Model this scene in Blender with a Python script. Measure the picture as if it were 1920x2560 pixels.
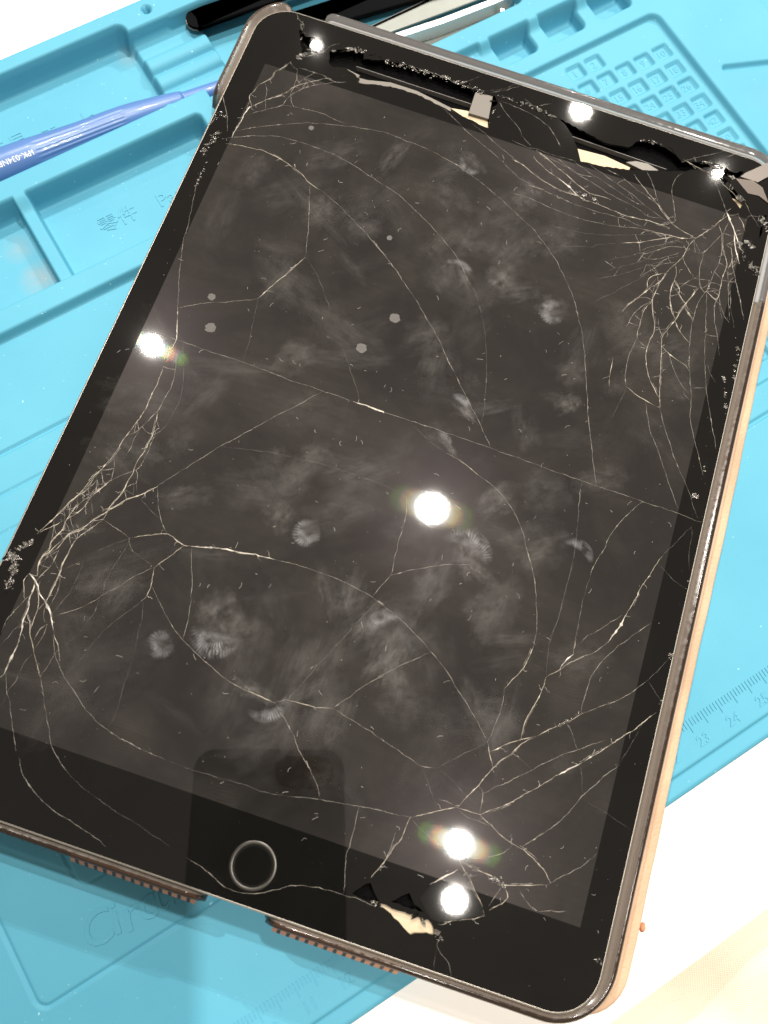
import bpy, bmesh, math, random
import numpy as np
from mathutils import Matrix, Vector
from mathutils.geometry import delaunay_2d_cdt

for o in list(bpy.data.objects):
    bpy.data.objects.remove(o)
sc = bpy.context.scene
COL = sc.collection
MM = 0.001
random.seed(7)
rng = np.random.default_rng(11)

# ------------------------------------------------------------------ camera
CAM = Vector((147.807, 47.932, 233.843))                                   # mm, in the frame of the mat (x along its ruler)
RM = [[0.854444, -0.51663, 0.054948], [-0.489063, -0.835497, -0.250525], [0.175337, 0.187186, -0.96655]]
cd = bpy.data.cameras.new('camera')
cam = bpy.data.objects.new('camera', cd); COL.objects.link(cam)
cm = Matrix(((RM[0][0], -RM[1][0], -RM[2][0], CAM.x*MM), (RM[0][1], -RM[1][1], -RM[2][1], CAM.y*MM),
             (RM[0][2], -RM[1][2], -RM[2][2], CAM.z*MM), (0, 0, 0, 1)))
cam.matrix_world = cm
cd.sensor_fit = 'VERTICAL'; cd.sensor_height = 24.0; cd.lens = 2180.0/2560*24.0
cd.clip_start = 0.002; cd.clip_end = 20
cd.dof.use_dof = True; cd.dof.focus_distance = 0.238; cd.dof.aperture_fstop = 13.0
sc.camera = cam

# ------------------------------------------------------------------ world and lamps (ceiling downlights)
wd = bpy.data.worlds.new('World'); sc.world = wd; wd.use_nodes = True
wd.node_tree.nodes['Background'].inputs[0].default_value = (1.0, 0.90, 0.78, 1)
wd.node_tree.nodes['Background'].inputs[1].default_value = 0.43
LAMPS = [('A', 716, 452, 24, 0.033), ('B', 341, 1152, 25, 0.017), ('C', 1728, 1249, 34, 0.024),
         ('D', 366, -207, 20, 0.021), ('F', 1171, 1786, 7, 0.008), ('G', 1958, 890, 12, 0.008)]
for n, x, y, p, r in LAMPS:
    l = bpy.data.lights.new('ceiling_downlight', 'AREA'); l.shape = 'DISK'; l.size = 2*r
    l.energy = p; l.color = (1.0, 0.93, 0.84)
    lo = bpy.data.objects.new('ceiling_downlight', l); COL.objects.link(lo)
    lo.location = (x*MM, y*MM, 1.75)
vs = sc.view_settings
vs.view_transform = 'Standard'; vs.look = 'None'; vs.exposure = 0.0; vs.gamma = 1.0
vs.use_curve_mapping = False
sc.cycles.transparent_max_bounces = 64

# ------------------------------------------------------------------ helpers
def tag(o, label=None, cat=None, kind=None, group=None):
    if label: o['label'] = label
    if cat: o['category'] = cat
    if kind: o['kind'] = kind
    if group: o['group'] = group
    return o

def empty(name, label, cat, mat4=None, group=None):
    o = bpy.data.objects.new(name, None); COL.objects.link(o); o.empty_display_size = 0.01
    if mat4 is not None: o.matrix_world = mat4
    return tag(o, label, cat, None, group)

def mesh_obj(name, verts, faces, mat, parent=None, smooth=False, scale=MM):
    me = bpy.data.meshes.new(name)
    me.from_pydata([tuple(c*scale for c in v) for v in verts], [], faces); me.update()
    if smooth: me.shade_smooth()
    if mat: me.materials.append(mat)
    o = bpy.data.objects.new(name, me); COL.objects.link(o)
    if parent is not None: o.parent = parent
    return o

def fix_normals(o):
    bm = bmesh.new(); bm.from_mesh(o.data); bmesh.ops.recalc_face_normals(bm, faces=bm.faces)
    bm.to_mesh(o.data); bm.free(); return o

def bevel(o, w, seg=2, ang=40):
    m = o.modifiers.new('b', 'BEVEL'); m.width = w*MM; m.segments = seg; m.limit_method = 'ANGLE'
    m.angle_limit = math.radians(ang); return o

def rrect(x0, x1, y0, y1, r, n=8):
    pts = []
    for cx, cy, a0 in ((x1-r, y0+r, -90), (x1-r, y1-r, 0), (x0+r, y1-r, 90), (x0+r, y0+r, 180)):
        for k in range(n+1):
            a = math.radians(a0+90*k/n); pts.append((cx+r*math.cos(a), cy+r*math.sin(a)))
    return pts

def loft(rings, closed=True, cap0=False, cap1=False):
    n = len(rings[0]); V = [p for r in rings for p in r]; F = []
    for i in range(len(rings)-1):
        for k in range(n if closed else n-1):
            a, b = i*n+k, i*n+(k+1) % n
            F.append((a, b, b+n, a+n))
    if cap0: F.append(tuple(reversed(range(n))))
    if cap1: F.append(tuple((len(rings)-1)*n+k for k in range(n)))
    return V, F

def prism(pts, z0, z1):
    n = len(pts)
    V = [(x, y, z0) for x, y in pts]+[(x, y, z1) for x, y in pts]
    F = [tuple(reversed(range(n))), tuple(range(n, 2*n))]+[(k, (k+1) % n, n+(k+1) % n, n+k) for k in range(n)]
    return V, F

def area2(pts):
    return sum(a[0]*b[1]-b[0]*a[1] for a, b in zip(pts, pts[1:]+pts[:1]))

def ccw(pts):
    return pts if area2(pts) > 0 else pts[::-1]

def inside(p, poly):
    x, y = p; c = False; j = len(poly)-1
    for i in range(len(poly)):
        xi, yi = poly[i]; xj, yj = poly[j]
        if (yi > y) != (yj > y) and x < (xj-xi)*(y-yi)/(yj-yi)+xi: c = not c
        j = i
    return c

def catmull(P, step):
    if len(P) < 3: Q = [P[0]]+list(P)+[P[-1]]
    else: Q = [tuple(2*a-b for a, b in zip(P[0], P[1]))]+list(P)+[tuple(2*a-b for a, b in zip(P[-1], P[-2]))]
    out = []
    for i in range(1, len(Q)-2):
        p0, p1, p2, p3 = (np.array(Q[j], float) for j in (i-1, i, i+1, i+2))
        n = max(1, int(np.linalg.norm(p2-p1)/step))
        for k in range(n):
            t = k/n
            out.append(0.5*((2*p1)+(-p0+p2)*t+(2*p0-5*p1+4*p2-p3)*t*t+(-p0+3*p1-3*p2+p3)*t**3))
    out.append(np.array(Q[-2], float)); return out

def text_mesh(s, size, extrude, shear=0.0, bev=0.0):
    cu = bpy.data.curves.new('t', 'FONT'); cu.body = s; cu.size = size*MM; cu.extrude = extrude*MM
    cu.bevel_depth = bev*MM; cu.shear = shear; cu.align_x = 'CENTER'; cu.align_y = 'CENTER'; cu.resolution_u = 3
    ob = bpy.data.objects.new('t', cu); COL.objects.link(ob)
    dg = bpy.context.evaluated_depsgraph_get()
    me = bpy.data.meshes.new_from_object(ob.evaluated_get(dg))
    bpy.data.objects.remove(ob); bpy.data.curves.remove(cu)
    return me

_tm = {}
def text_obj(name, s, size, extrude, loc, mat, parent, rz=0.0, shear=0.0, bev=0.0):
    key = (s, size, extrude, shear, bev)
    if key not in _tm:
        _tm[key] = text_mesh(*key); _tm[key].materials.clear(); _tm[key].materials.append(mat)
    o = bpy.data.objects.new(name, _tm[key]); COL.objects.link(o); o.parent = parent
    o.location = tuple(c*MM for c in loc); o.rotation_euler = (0, 0, rz); return o

# ------------------------------------------------------------------ materials
def new_mat(name):
    m = bpy.data.materials.new(name); m.use_nodes = True
    return m, m.node_tree.nodes, m.node_tree.links, m.node_tree.nodes['Principled BSDF']

def simple(name, col, rough=0.5, metal=0.0, spec=0.5, coat=0.0, noise=0.0, nscale=400, bump=0.0, bscale=2000):
    m, N, L, b = new_mat(name)
    b.inputs['Base Color'].default_value = (*col, 1); b.inputs['Roughness'].default_value = rough
    b.inputs['Metallic'].default_value = metal; b.inputs['Specular IOR Level'].default_value = spec
    b.inputs['Coat Weight'].default_value = coat
    if noise or bump:
        tc = N.new('ShaderNodeTexCoord')
    if noise:
        nz = N.new('ShaderNodeTexNoise'); nz.inputs['Scale'].default_value = nscale; nz.inputs['Detail'].default_value = 6
        L.new(tc.outputs['Object'], nz.inputs['Vector'])
        mx = N.new('ShaderNodeMix'); mx.data_type = 'RGBA'
        mx.inputs['A'].default_value = (*[c*(1-noise) for c in col], 1)
        mx.inputs['B'].default_value = (*[min(1, c*(1+noise)) for c in col], 1)
        L.new(nz.outputs['Fac'], mx.inputs['Factor']); L.new(mx.outputs['Result'], b.inputs['Base Color'])
    if bump:
        n2 = N.new('ShaderNodeTexNoise'); n2.inputs['Scale'].default_value = bscale; n2.inputs['Detail'].default_value = 3
        L.new(tc.outputs['Object'], n2.inputs['Vector'])
        bp = N.new('ShaderNodeBump'); bp.inputs['Strength'].default_value = bump; bp.inputs['Distance'].default_value = 0.0003
        L.new(n2.outputs['Fac'], bp.inputs['Height']); L.new(bp.outputs['Normal'], b.inputs['Normal'])
    return m

def rgb_ramp(N, L, src, stops):
    r = N.new('ShaderNodeValToRGB'); L.new(src, r.inputs['Fac'])
    el = r.color_ramp.elements
    while len(el) < len(stops): el.new(0.5)
    for e, (p, c) in zip(el, stops): e.position = p; e.color = (*c, 1) if len(c) == 3 else c
    return r

def math_node(N, L, op, a, b=None, clamp=False):
    m = N.new('ShaderNodeMath'); m.operation = op; m.use_clamp = clamp
    for i, v in enumerate((a, b)):
        if v is None: continue
        if isinstance(v, (int, float)): m.inputs[i].default_value = v
        else: L.new(v, m.inputs[i])
    return m.outputs[0]

def silicone():
    m, N, L, b = new_mat('blue_silicone')
    tc = N.new('ShaderNodeTexCoord')
    nz = N.new('ShaderNodeTexNoise'); nz.inputs['Scale'].default_value = 28; nz.inputs['Detail'].default_value = 5
    L.new(tc.outputs['Object'], nz.inputs['Vector'])
    cr = rgb_ramp(N, L, nz.outputs['Fac'], [(0.3, (0.072, 0.308, 0.435)), (0.7, (0.086, 0.340, 0.468))])
    # pale dust and rubbed spots
    n2 = N.new('ShaderNodeTexNoise'); n2.inputs['Scale'].default_value = 900; n2.inputs['Detail'].default_value = 2
    L.new(tc.outputs['Object'], n2.inputs['Vector'])
    d = rgb_ramp(N, L, n2.outputs['Fac'], [(0.735, (0, 0, 0)), (0.78, (1, 1, 1))])
    mx = N.new('ShaderNodeMix'); mx.data_type = 'RGBA'; mx.inputs['B'].default_value = (0.35, 0.62, 0.70, 1)
    L.new(d.outputs['Color'], mx.inputs['Factor']); L.new(cr.outputs['Color'], mx.inputs['A'])
    last = mx.outputs['Result']
    n4 = N.new('ShaderNodeTexNoise'); n4.inputs['Scale'].default_value = 260; n4.inputs['Detail'].default_value = 5; L.new(tc.outputs['Object'], n4.inputs['Vector'])
    for cx, cy, rad, amt in ((0.1400, 0.2075, 0.0075, 0.60), (0.1385, 0.2200, 0.006, 0.35), (0.1985, 0.2655, 0.005, 0.35), (0.1945, 0.2420, 0.006, 0.3), (0.110, 0.2005, 0.006, 0.3), (0.370, 0.150, 0.010, 0.15)):
        vd = N.new('ShaderNodeVectorMath'); vd.operation = 'DISTANCE'; vd.inputs[1].default_value = (cx, cy, -0.006); L.new(tc.outputs['Object'], vd.inputs[0])
        f_ = math_node(N, L, 'SUBTRACT', 1.0, math_node(N, L, 'DIVIDE', vd.outputs['Value'], rad), True)
        f_ = math_node(N, L, 'MULTIPLY', math_node(N, L, 'MULTIPLY', f_, n4.outputs['Fac']), amt*2.2, True)
        mm = N.new('ShaderNodeMix'); mm.data_type = 'RGBA'; mm.inputs['B'].default_value = (0.24, 0.30, 0.32, 1); L.new(f_, mm.inputs['Factor']); L.new(last, mm.inputs['A']); last = mm.outputs['Result']
    L.new(last, b.inputs['Base Color'])
    b.inputs['Roughness'].default_value = 0.62; b.inputs['Specular IOR Level'].default_value = 0.35
    n3 = N.new('ShaderNodeTexNoise'); n3.inputs['Scale'].default_value = 2600; n3.inputs['Detail'].default_value = 2
    L.new(tc.outputs['Object'], n3.inputs['Vector'])
    bp = N.new('ShaderNodeBump'); bp.inputs['Strength'].default_value = 0.12; bp.inputs['Distance'].default_value = 0.0002
    L.new(n3.outputs['Fac'], bp.inputs['Height']); L.new(bp.outputs['Normal'], b.inputs['Normal'])
    return m

DISP = (7.9, 158.5, 19.2, 219.6)
def cover_glass_mat():
    """Dark glass: black printed border, switched-off panel under it, grease and dust on top."""
    m, N, L, b = new_mat('cover_glass')
    tc = N.new('ShaderNodeTexCoord'); P = tc.outputs['Object']
    sp = N.new('ShaderNodeSeparateXYZ'); L.new(P, sp.inputs[0])
    e = 0.00006
    def edge(v, lim, up):
        a = math_node(N, L, 'SUBTRACT', v, lim*MM) if up else math_node(N, L, 'SUBTRACT', lim*MM, v)
        return math_node(N, L, 'DIVIDE', a, e, True)
    mask = edge(sp.outputs[0], DISP[0], True)
    for ax, lim, up in ((0, DISP[1], False), (1, DISP[2], True), (1, DISP[3], False)):
        mask = math_node(N, L, 'MULTIPLY', mask, edge(sp.outputs[ax], lim, up))
    def noise(scale, detail, rough=0.55, dist=0.0, vec=None):
        n = N.new('ShaderNodeTexNoise'); n.inputs['Scale'].default_value = scale; n.inputs['Detail'].default_value = detail
        n.inputs['Roughness'].default_value = rough; n.inputs['Distortion'].default_value = dist
        L.new(vec or P, n.inputs['Vector']); return n.outputs['Fac']
    # wiped grease: soft patches, cut by streaks in two wiping directions
    big = rgb_ramp(N, L, noise(26, 7, 0.6, 0.9), [(0.42, (0, 0, 0)), (0.66, (1, 1, 1))]).outputs['Color']
    mid = rgb_ramp(N, L, noise(75, 6, 0.62, 0.5), [(0.50, (0, 0, 0)), (0.74, (1, 1, 1))]).outputs['Color']
    def streak(ang, sx, sy):
        mp = N.new('ShaderNodeMapping'); mp.inputs['Rotation'].default_value = (0, 0, math.radians(ang))
        mp.inputs['Scale'].default_value = (sx, sy, 1); L.new(P, mp.inputs['Vector'])
        return noise(1.0, 5, 0.6, 0.25, mp.outputs['Vector'])
    st = math_node(N, L, 'MULTIPLY', streak(24, 60, 700), 1.0)
    st2 = streak(-38, 45, 520)
    sts = math_node(N, L, 'ADD', math_node(N, L, 'MULTIPLY', st, 0.6), math_node(N, L, 'MULTIPLY', st2, 0.6))
    gr = math_node(N, L, 'ADD', math_node(N, L, 'MULTIPLY', big, 0.75), math_node(N, L, 'MULTIPLY', mid, 0.45))
    gr = math_node(N, L, 'MULTIPLY', gr, sts, True)
    # a few fingerprints: ring-like ridges inside voronoi cells
    vo = N.new('ShaderNodeTexVoronoi'); vo.inputs['Scale'].default_value = 42; L.new(P, vo.inputs['Vector'])
    cell = rgb_ramp(N, L, vo.outputs['Distance'], [(0.16, (1, 1, 1)), (0.36, (0, 0, 0))]).outputs['Color']
    sc3 = N.new('ShaderNodeSeparateColor'); L.new(vo.outputs['Color'], sc3.inputs[0])
    pick = math_node(N, L, 'GREATER_THAN', sc3.outputs[0], 0.80)
    wv = N.new('ShaderNodeTexWave'); wv.wave_type = 'RINGS'; wv.inputs['Scale'].default_value = 420
    wv.inputs['Distortion'].default_value = 9; wv.inputs['Detail'].default_value = 1; wv.inputs['Detail Scale'].default_value = 0.4
    L.new(P, wv.inputs['Vector'])
    fp = math_node(N, L, 'MULTIPLY', math_node(N, L, 'MULTIPLY', cell, pick), math_node(N, L, 'ADD', math_node(N, L, 'MULTIPLY', wv.outputs['Fac'], 0.6), 0.35))
    fp = math_node(N, L, 'MULTIPLY', fp, noise(160, 3), True)
    grease = math_node(N, L, 'ADD', gr, math_node(N, L, 'MULTIPLY', fp, 0.75), True)
    # specks
    dust = rgb_ramp(N, L, noise(1500, 2), [(0.755, (0, 0, 0)), (0.80, (1, 1, 1))]).outputs['Color']
    base = N.new('ShaderNodeMix'); base.data_type = 'RGBA'
    base.inputs['A'].default_value = (0.0015, 0.0013, 0.0011, 1); base.inputs['B'].default_value = (0.0062, 0.0051, 0.0043, 1)
    L.new(mask, base.inputs['Factor'])
    g2 = math_node(N, L, 'MULTIPLY', grease, math_node(N, L, 'ADD', math_node(N, L, 'MULTIPLY', mask, 0.80), 0.10))
    mg = N.new('ShaderNodeMix'); mg.data_type = 'RGBA'; mg.inputs['B'].default_value = (0.034, 0.029, 0.025, 1)
    L.new(base.outputs['Result'], mg.inputs['A']); L.new(math_node(N, L, 'MULTIPLY', g2, 0.9), mg.inputs['Factor'])
    md = N.new('ShaderNodeMix'); md.data_type = 'RGBA'; md.inputs['B'].default_value = (0.22, 0.19, 0.16, 1)
    L.new(mg.outputs['Result'], md.inputs['A']); L.new(math_node(N, L, 'MULTIPLY', dust, 0.75), md.inputs['Factor'])
    L.new(md.outputs['Result'], b.inputs['Base Color'])
    b.inputs['Roughness'].default_value = 0.018
    b.inputs['IOR'].default_value = 1.5
    L.new(math_node(N, L, 'ADD', math_node(N, L, 'MULTIPLY', mask, 0.50), 0.5), b.inputs['Specular IOR Level'])
    # light scattered back by the pixel grid of the panel: a weak, broad, slightly violet lobe
    gl = N.new('ShaderNodeBsdfGlossy'); gl.inputs['Roughness'].default_value = 0.22
    gm = N.new('ShaderNodeMix'); gm.data_type = 'RGBA'
    gm.inputs['A'].default_value = (0.0001, 0.0001, 0.0001, 1); gm.inputs['B'].default_value = (0.0012, 0.0010, 0.0011, 1)
    L.new(mask, gm.inputs['Factor']); L.new(gm.outputs['Result'], gl.inputs['Color'])
    ad = N.new('ShaderNodeAddShader'); L.new(b.outputs[0], ad.inputs[0]); L.new(gl.outputs[0], ad.inputs[1])
    last = ad.outputs[0]
    # the grid diffracts along its rows: coloured side orders either side of the mirror direction
    for order, sgn in ((1, 1), (1, -1), (2, 1), (2, -1)):
        for col, d in (((0.05, 0.30, 1.0), 0.76), ((0.35, 1.0, 0.05), 1.0), ((1.0, 0.10, 0.02), 1.26)):
            nn = N.new('ShaderNodeCombineXYZ')
            t = sgn*order*0.0098*d
            nn.inputs[0].default_value = t*ROWDIR[0]; nn.inputs[1].default_value = t*ROWDIR[1]; nn.inputs[2].default_value = t*ROWDIR[2]
            ge = N.new('ShaderNodeNewGeometry')
            va = N.new('ShaderNodeVectorMath'); va.operation = 'ADD'; L.new(ge.outputs['Normal'], va.inputs[0]); L.new(nn.outputs[0], va.inputs[1])
            vn = N.new('ShaderNodeVectorMath'); vn.operation = 'NORMALIZE'; L.new(va.outputs[0], vn.inputs[0])
            gd = N.new('ShaderNodeBsdfGlossy'); gd.inputs['Roughness'].default_value = 0.034
            w = 0.00008 if order == 1 else 0.000025
            gmx = N.new('ShaderNodeMix'); gmx.data_type = 'RGBA'; gmx.inputs['A'].default_value = (0, 0, 0, 1)
            gmx.inputs['B'].default_value = (*[c*w for c in col], 1); L.new(mask, gmx.inputs['Factor'])
            L.new(gmx.outputs['Result'], gd.inputs['Color']); L.new(vn.outputs[0], gd.inputs['Normal'])
            a2 = N.new('ShaderNodeAddShader'); L.new(last, a2.inputs[0]); L.new(gd.outputs[0], a2.inputs[1]); last = a2.outputs[0]
    L.new(last, N['Material Output'].inputs['Surface'])
    return m

def crack_mat(name, alpha, col):
    m, N, L, b = new_mat(name)
    b.inputs['Base Color'].default_value = (*col, 1); b.inputs['Roughness'].default_value = 0.35
    b.inputs['Specular IOR Level'].default_value = 0.6
    tc = N.new('ShaderNodeTexCoord')
    nz = N.new('ShaderNodeTexNoise'); nz.inputs['Scale'].default_value = 520; nz.inputs['Detail'].default_value = 4
    L.new(tc.outputs['Object'], nz.inputs['Vector'])
    r = rgb_ramp(N, L, nz.outputs['Fac'], [(0.32, (alpha*0.25,)*3), (0.62, (alpha,)*3)])
    L.new(r.outputs['Color'], b.inputs['Alpha'])
    return m

def clear_shell(name, tint, body, rough=0.10, solid=0.42):
    m, N, L, b = new_mat(name)
    tr = N.new('ShaderNodeBsdfTransparent'); tr.inputs[0].default_value = (*tint, 1)
    b.inputs['Base Color'].default_value = (*body, 1); b.inputs['Roughness'].default_value = rough
    tc = N.new('ShaderNodeTexCoord'); nz = N.new('ShaderNodeTexNoise'); nz.inputs['Scale'].default_value = 700; nz.inputs['Detail'].default_value = 5
    L.new(tc.outputs['Object'], nz.inputs['Vector'])
    rr = rgb_ramp(N, L, nz.outputs['Fac'], [(0.35, (rough*0.6,)*3), (0.7, (rough*2.6,)*3)]); L.new(rr.outputs['Color'], b.inputs['Roughness'])
    lw = N.new('ShaderNodeFresnel'); lw.inputs[0].default_value = 1.5
    fac = math_node(N, L, 'ADD', math_node(N, L, 'MULTIPLY', lw.outputs[0], 0.9), solid, True)
    mx = N.new('ShaderNodeMixShader'); L.new(fac, mx.inputs[0]); L.new(tr.outputs[0], mx.inputs[1]); L.new(b.outputs[0], mx.inputs[2])
    L.new(mx.outputs[0], N['Material Output'].inputs['Surface'])
    return m

def leather_mat(name, c0, c1):
    m, N, L, b = new_mat(name)
    tc = N.new('ShaderNodeTexCoord')
    nz = N.new('ShaderNodeTexNoise'); nz.inputs['Scale'].default_value = 45; nz.inputs['Detail'].default_value = 6
    L.new(tc.outputs['Object'], nz.inputs['Vector'])
    r = rgb_ramp(N, L, nz.outputs['Fac'], [(0.35, c0), (0.65, c1)]); L.new(r.outputs['Color'], b.inputs['Base Color'])
    b.inputs['Roughness'].default_value = 0.6
    vo = N.new('ShaderNodeTexNoise'); vo.inputs['Scale'].default_value = 1300; vo.inputs['Detail'].default_value = 4
    L.new(tc.outputs['Object'], vo.inputs['Vector'])
    bp = N.new('ShaderNodeBump'); bp.inputs['Strength'].default_value = 0.5; bp.inputs['Distance'].default_value = 0.0004
    L.new(vo.outputs['Fac'], bp.inputs['Height']); L.new(bp.outputs['Normal'], b.inputs['Normal'])
    return m

# ------------------------------------------------------------------ frames
TO = [56.986, 90.566, 21.064]
TB = [[0.650259, 0.759133, 0.029655], [-0.759699, 0.649984, 0.019446], [-0.004513, -0.035174, 0.999371]]                                               # rows: x, y, z world; columns: right, up, normal of the tablet
TW, TH = 166.00, 241.50
TMAT = Matrix(((TB[0][0], TB[0][1], TB[0][2], TO[0]*MM), (TB[1][0], TB[1][1], TB[1][2], TO[1]*MM),
               (TB[2][0], TB[2][1], TB[2][2], TO[2]*MM), (0, 0, 0, 1)))
ROWDIR = (TB[0][0], TB[1][0], TB[2][0])
def to_tab(p):
    d = Vector(p)-Vector(TO)
    return Vector((sum(d[i]*TB[i][0] for i in range(3)), sum(d[i]*TB[i][1] for i in range(3)), sum(d[i]*TB[i][2] for i in range(3))))

# ------------------------------------------------------------------ table and what lies below its edge
ZT = -7.5
M_TABLE = simple('white_laminate', (0.86, 0.85, 0.82), 0.35, noise=0.015, nscale=60)
V, F = prism([(-900, -48.5), (1300, -48.5), (1300, 1000), (-900, 1000)], ZT-24, ZT)
tb = fix_normals(mesh_obj('table', V, F, M_TABLE)); bevel(tb, 1.2, 3); tag(tb, kind='structure')

def weave_mat():
    m, N, L, b = new_mat('cream_weave')
    tc = N.new('ShaderNodeTexCoord')
    def wave(rot):
        mp = N.new('ShaderNodeMapping'); mp.inputs['Rotation'].default_value = (0, 0, math.radians(rot)); L.new(tc.outputs['Object'], mp.inputs['Vector'])
        w = N.new('ShaderNodeTexWave'); w.inputs['Scale'].default_value = 520; w.inputs['Distortion'].default_value = 1.5
        w.inputs['Detail'].default_value = 2; L.new(mp.outputs['Vector'], w.inputs['Vector']); return w.outputs['Fac']
    h = math_node(N, L, 'MULTIPLY', wave(20), wave(110))
    r = rgb_ramp(N, L, h, [(0.0, (0.80, 0.71, 0.57)), (0.6, (0.83, 0.755, 0.63))]); L.new(r.outputs['Color'], b.inputs['Base Color'])
    b.inputs['Roughness'].default_value = 0.85
    bp = N.new('ShaderNodeBump'); bp.inputs['Strength'].default_value = 0.35; bp.inputs['Distance'].default_value = 0.0006
    L.new(h, bp.inputs['Height']); L.new(bp.outputs['Normal'], b.inputs['Normal'])
    return m
M_WEAVE = weave_mat()
V, F = [], []
xs = np.linspace(-300, 700, 101); ys = np.linspace(-420, -30, 80)
ca = [[192.7, -66.7], [201.8, -81.2]]
cdx, cdy = ca[1][0]-ca[0][0], ca[1][1]-ca[0][1]; cl_ = math.hypot(cdx, cdy); cnx, cny = -cdy/cl_, cdx/cl_
for y in ys:
    for x in xs:
        d = (x-ca[0][0])*cnx+(y-ca[0][1])*cny
        z = -52+(0.75*min(d, 22) if d > 0 else -0.32*max(d, -45))+2*math.sin(x/67+1)*math.cos(y/51)
        V.append((x, y, z))
nx = len(xs)
for j in range(len(ys)-1):
    for i in range(nx-1): F.append((j*nx+i, j*nx+i+1, (j+1)*nx+i+1, (j+1)*nx+i))
cloth = mesh_obj('seat_cloth', V, F, M_WEAVE, smooth=True)
so = cloth.modifiers.new('s', 'SOLIDIFY'); so.thickness = 0.012; so.offset = -1
tag(cloth, 'cream woven cloth with a crease, lying lower down beyond the white table edge', 'cloth')

# ------------------------------------------------------------------ silicone mat: one moulded sheet
M_SIL = silicone()
ZR, ZF = 3.0, -6.0                                       # ridge tops, tray floors (work surface is 0)
def axis(lo, hi, f0, f1, fine, coarse):
    a = list(np.arange(lo, f0, coarse))+list(np.arange(f0, f1, fine))+list(np.arange(f1, hi, coarse))+[hi]
    return np.array(a)
gx = axis(-20, 436, 44, 398, 0.42, 2.0); gy = axis(-12, 276, -12, 276, 0.42, 2.0)
X, Y = np.meshgrid(gx, gy)
def sdr(x0, x1, y0, y1, r):
    qx = np.abs(X-(x0+x1)/2)-((x1-x0)/2-r); qy = np.abs(Y-(y0+y1)/2)-((y1-y0)/2-r)
    return np.hypot(np.maximum(qx, 0), np.maximum(qy, 0))+np.minimum(np.maximum(qx, qy), 0)-r
def sstep(a, b, v):
    t = np.clip((v-a)/(b-a), 0, 1); return t*t*(3-2*t)
Z = np.zeros_like(X)
def recess(x0, x1, y0, y1, r, level, w=2.0):
    global Z
    t = sstep(0, w, -sdr(x0, x1, y0, y1, r)); Z = Z*(1-t)+level*t
def groove(sd, w, d):
    global Z
    Z = Z-d*(1-sstep(0.15*w, 0.5*w, np.abs(sd)))
# raised back half with ridges
t = sstep(190.4, 192.2, Y)*(1-sstep(262, 264, X))
Z = Z*(1-t)+ZR*t
t = sstep(217.2, 215.6, Y)*0+sstep(209.2, 211.2, Y); Z = Z*(1-t)+ZR*t
recess(20, 206.6, 198.3, 230.4, 2.6, ZF)                   # parts tray
# the divider in it stands lower than the ridges and sweeps up to the back one
prof = 0.2+(ZR-0.2)*sstep(224.5, 230.0, Y)
body = 1-sstep(1.7, 2.9, np.abs(X-146.5))
Z = np.where((np.abs(X-146.5) < 5) & (Y > 198.3) & (Y < 230.4), np.maximum(Z, ZF+(prof-ZF)*body), Z)
recess(20, 201.0, 236.4, 271.0, 3.5, ZF)                  # tool tray
recess(198.0, 320.0, 236.4, 266.9, 3.0, ZF)               # long tray for tweezers
recess(211.6, 320.0, 217.0, 266.9, 4.0, ZF)
# stepped rest between the two trays
ty = (Y-238.6)/7.05; fr = ty-np.floor(ty)
rib = -3.4+2.3*(1-np.abs(2*fr-1)**3.0)
tr = sstep(199.6, 201.6, X)*(1-sstep(222.6, 224.4, X))*sstep(232, 233, Y)*(1-sstep(265.0, 266.6, Y))
Z = np.where(tr > 0, np.maximum(Z, ZF+(np.where(Y > 259.9, -3.2, rib)-ZF)*tr), Z)
# small pockets along the ridge, lower lip towards the work surface
for k in range(-1, 3):
    x0 = 320.0+19.0*(k-0)-0.0
    recess(x0-0.4, x0+14.0, 200.4, 212.0, 2.6, ZF+1.0, 1.5)
back = sstep(208.2, 211.2, Y)*(X > 268)
Z = np.where((Y > 206.5) & (Y < 217) & (X > 268), np.maximum(Z, -5.0+(ZR+5.0)*sstep(208.0, 211.0, Y)), Z)
dv = np.zeros_like(X)
for k in range(-1, 4):
    c = 317.4+19.0*(k-0)-0.2
    dv = np.maximum(dv, 1-sstep(1.7, 3.2, np.abs(X-c)))
Z = np.where((Y > 203) & (Y < 211) & (X > 290), np.maximum(Z, -5+(5+ZR*sstep(205.5, 210.5, Y)**2)*dv), Z)
# numbered panel
recess(288, 358.2, 70, 195.4, 4.0, -2.2, 1.3)
CELLX = [351.9-7.5*k for k in range(8)]; CELLY = [189.1-7.36*k for k in range(16)]
for j, cy in enumerate(CELLY):
    for i, cx in enumerate(CELLX):
        if j == 0 and i not in (3, 4): continue
        ix = slice(np.searchsorted(gx, cx-3.2), np.searchsorted(gx, cx+3.2)); iy = slice(np.searchsorted(gy, cy-3.2), np.searchsorted(gy, cy+3.2))
        qx = np.abs(X[iy, ix]-cx)-2.4; qy = np.abs(Y[iy, ix]-cy)-2.1
        sd = np.hypot(np.maximum(qx, 0), np.maximum(qy, 0))+np.minimum(np.maximum(qx, qy), 0)-0.6
        tt = sstep(0, 0.55, -sd); Z[iy, ix] = Z[iy, ix]*(1-tt)+(-3.5)*tt
# funnel recess at the right, short slanting groove
recess(392.0, 428, 120, 262, 6, -5.0, 3.0)
ga, gb = np.array((365.2, 165.3)), np.array((388.0, 156.4)); gd_ = gb-ga
tpar = np.clip(((X-ga[0])*gd_[0]+(Y-ga[1])*gd_[1])/gd_.dot(gd_), 0, 1)
dist = np.hypot(X-ga[0]-tpar*gd_[0], Y-ga[1]-tpar*gd_[1]); Z = Z-1.6*(1-sstep(0.6, 1.5, dist))
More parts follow.
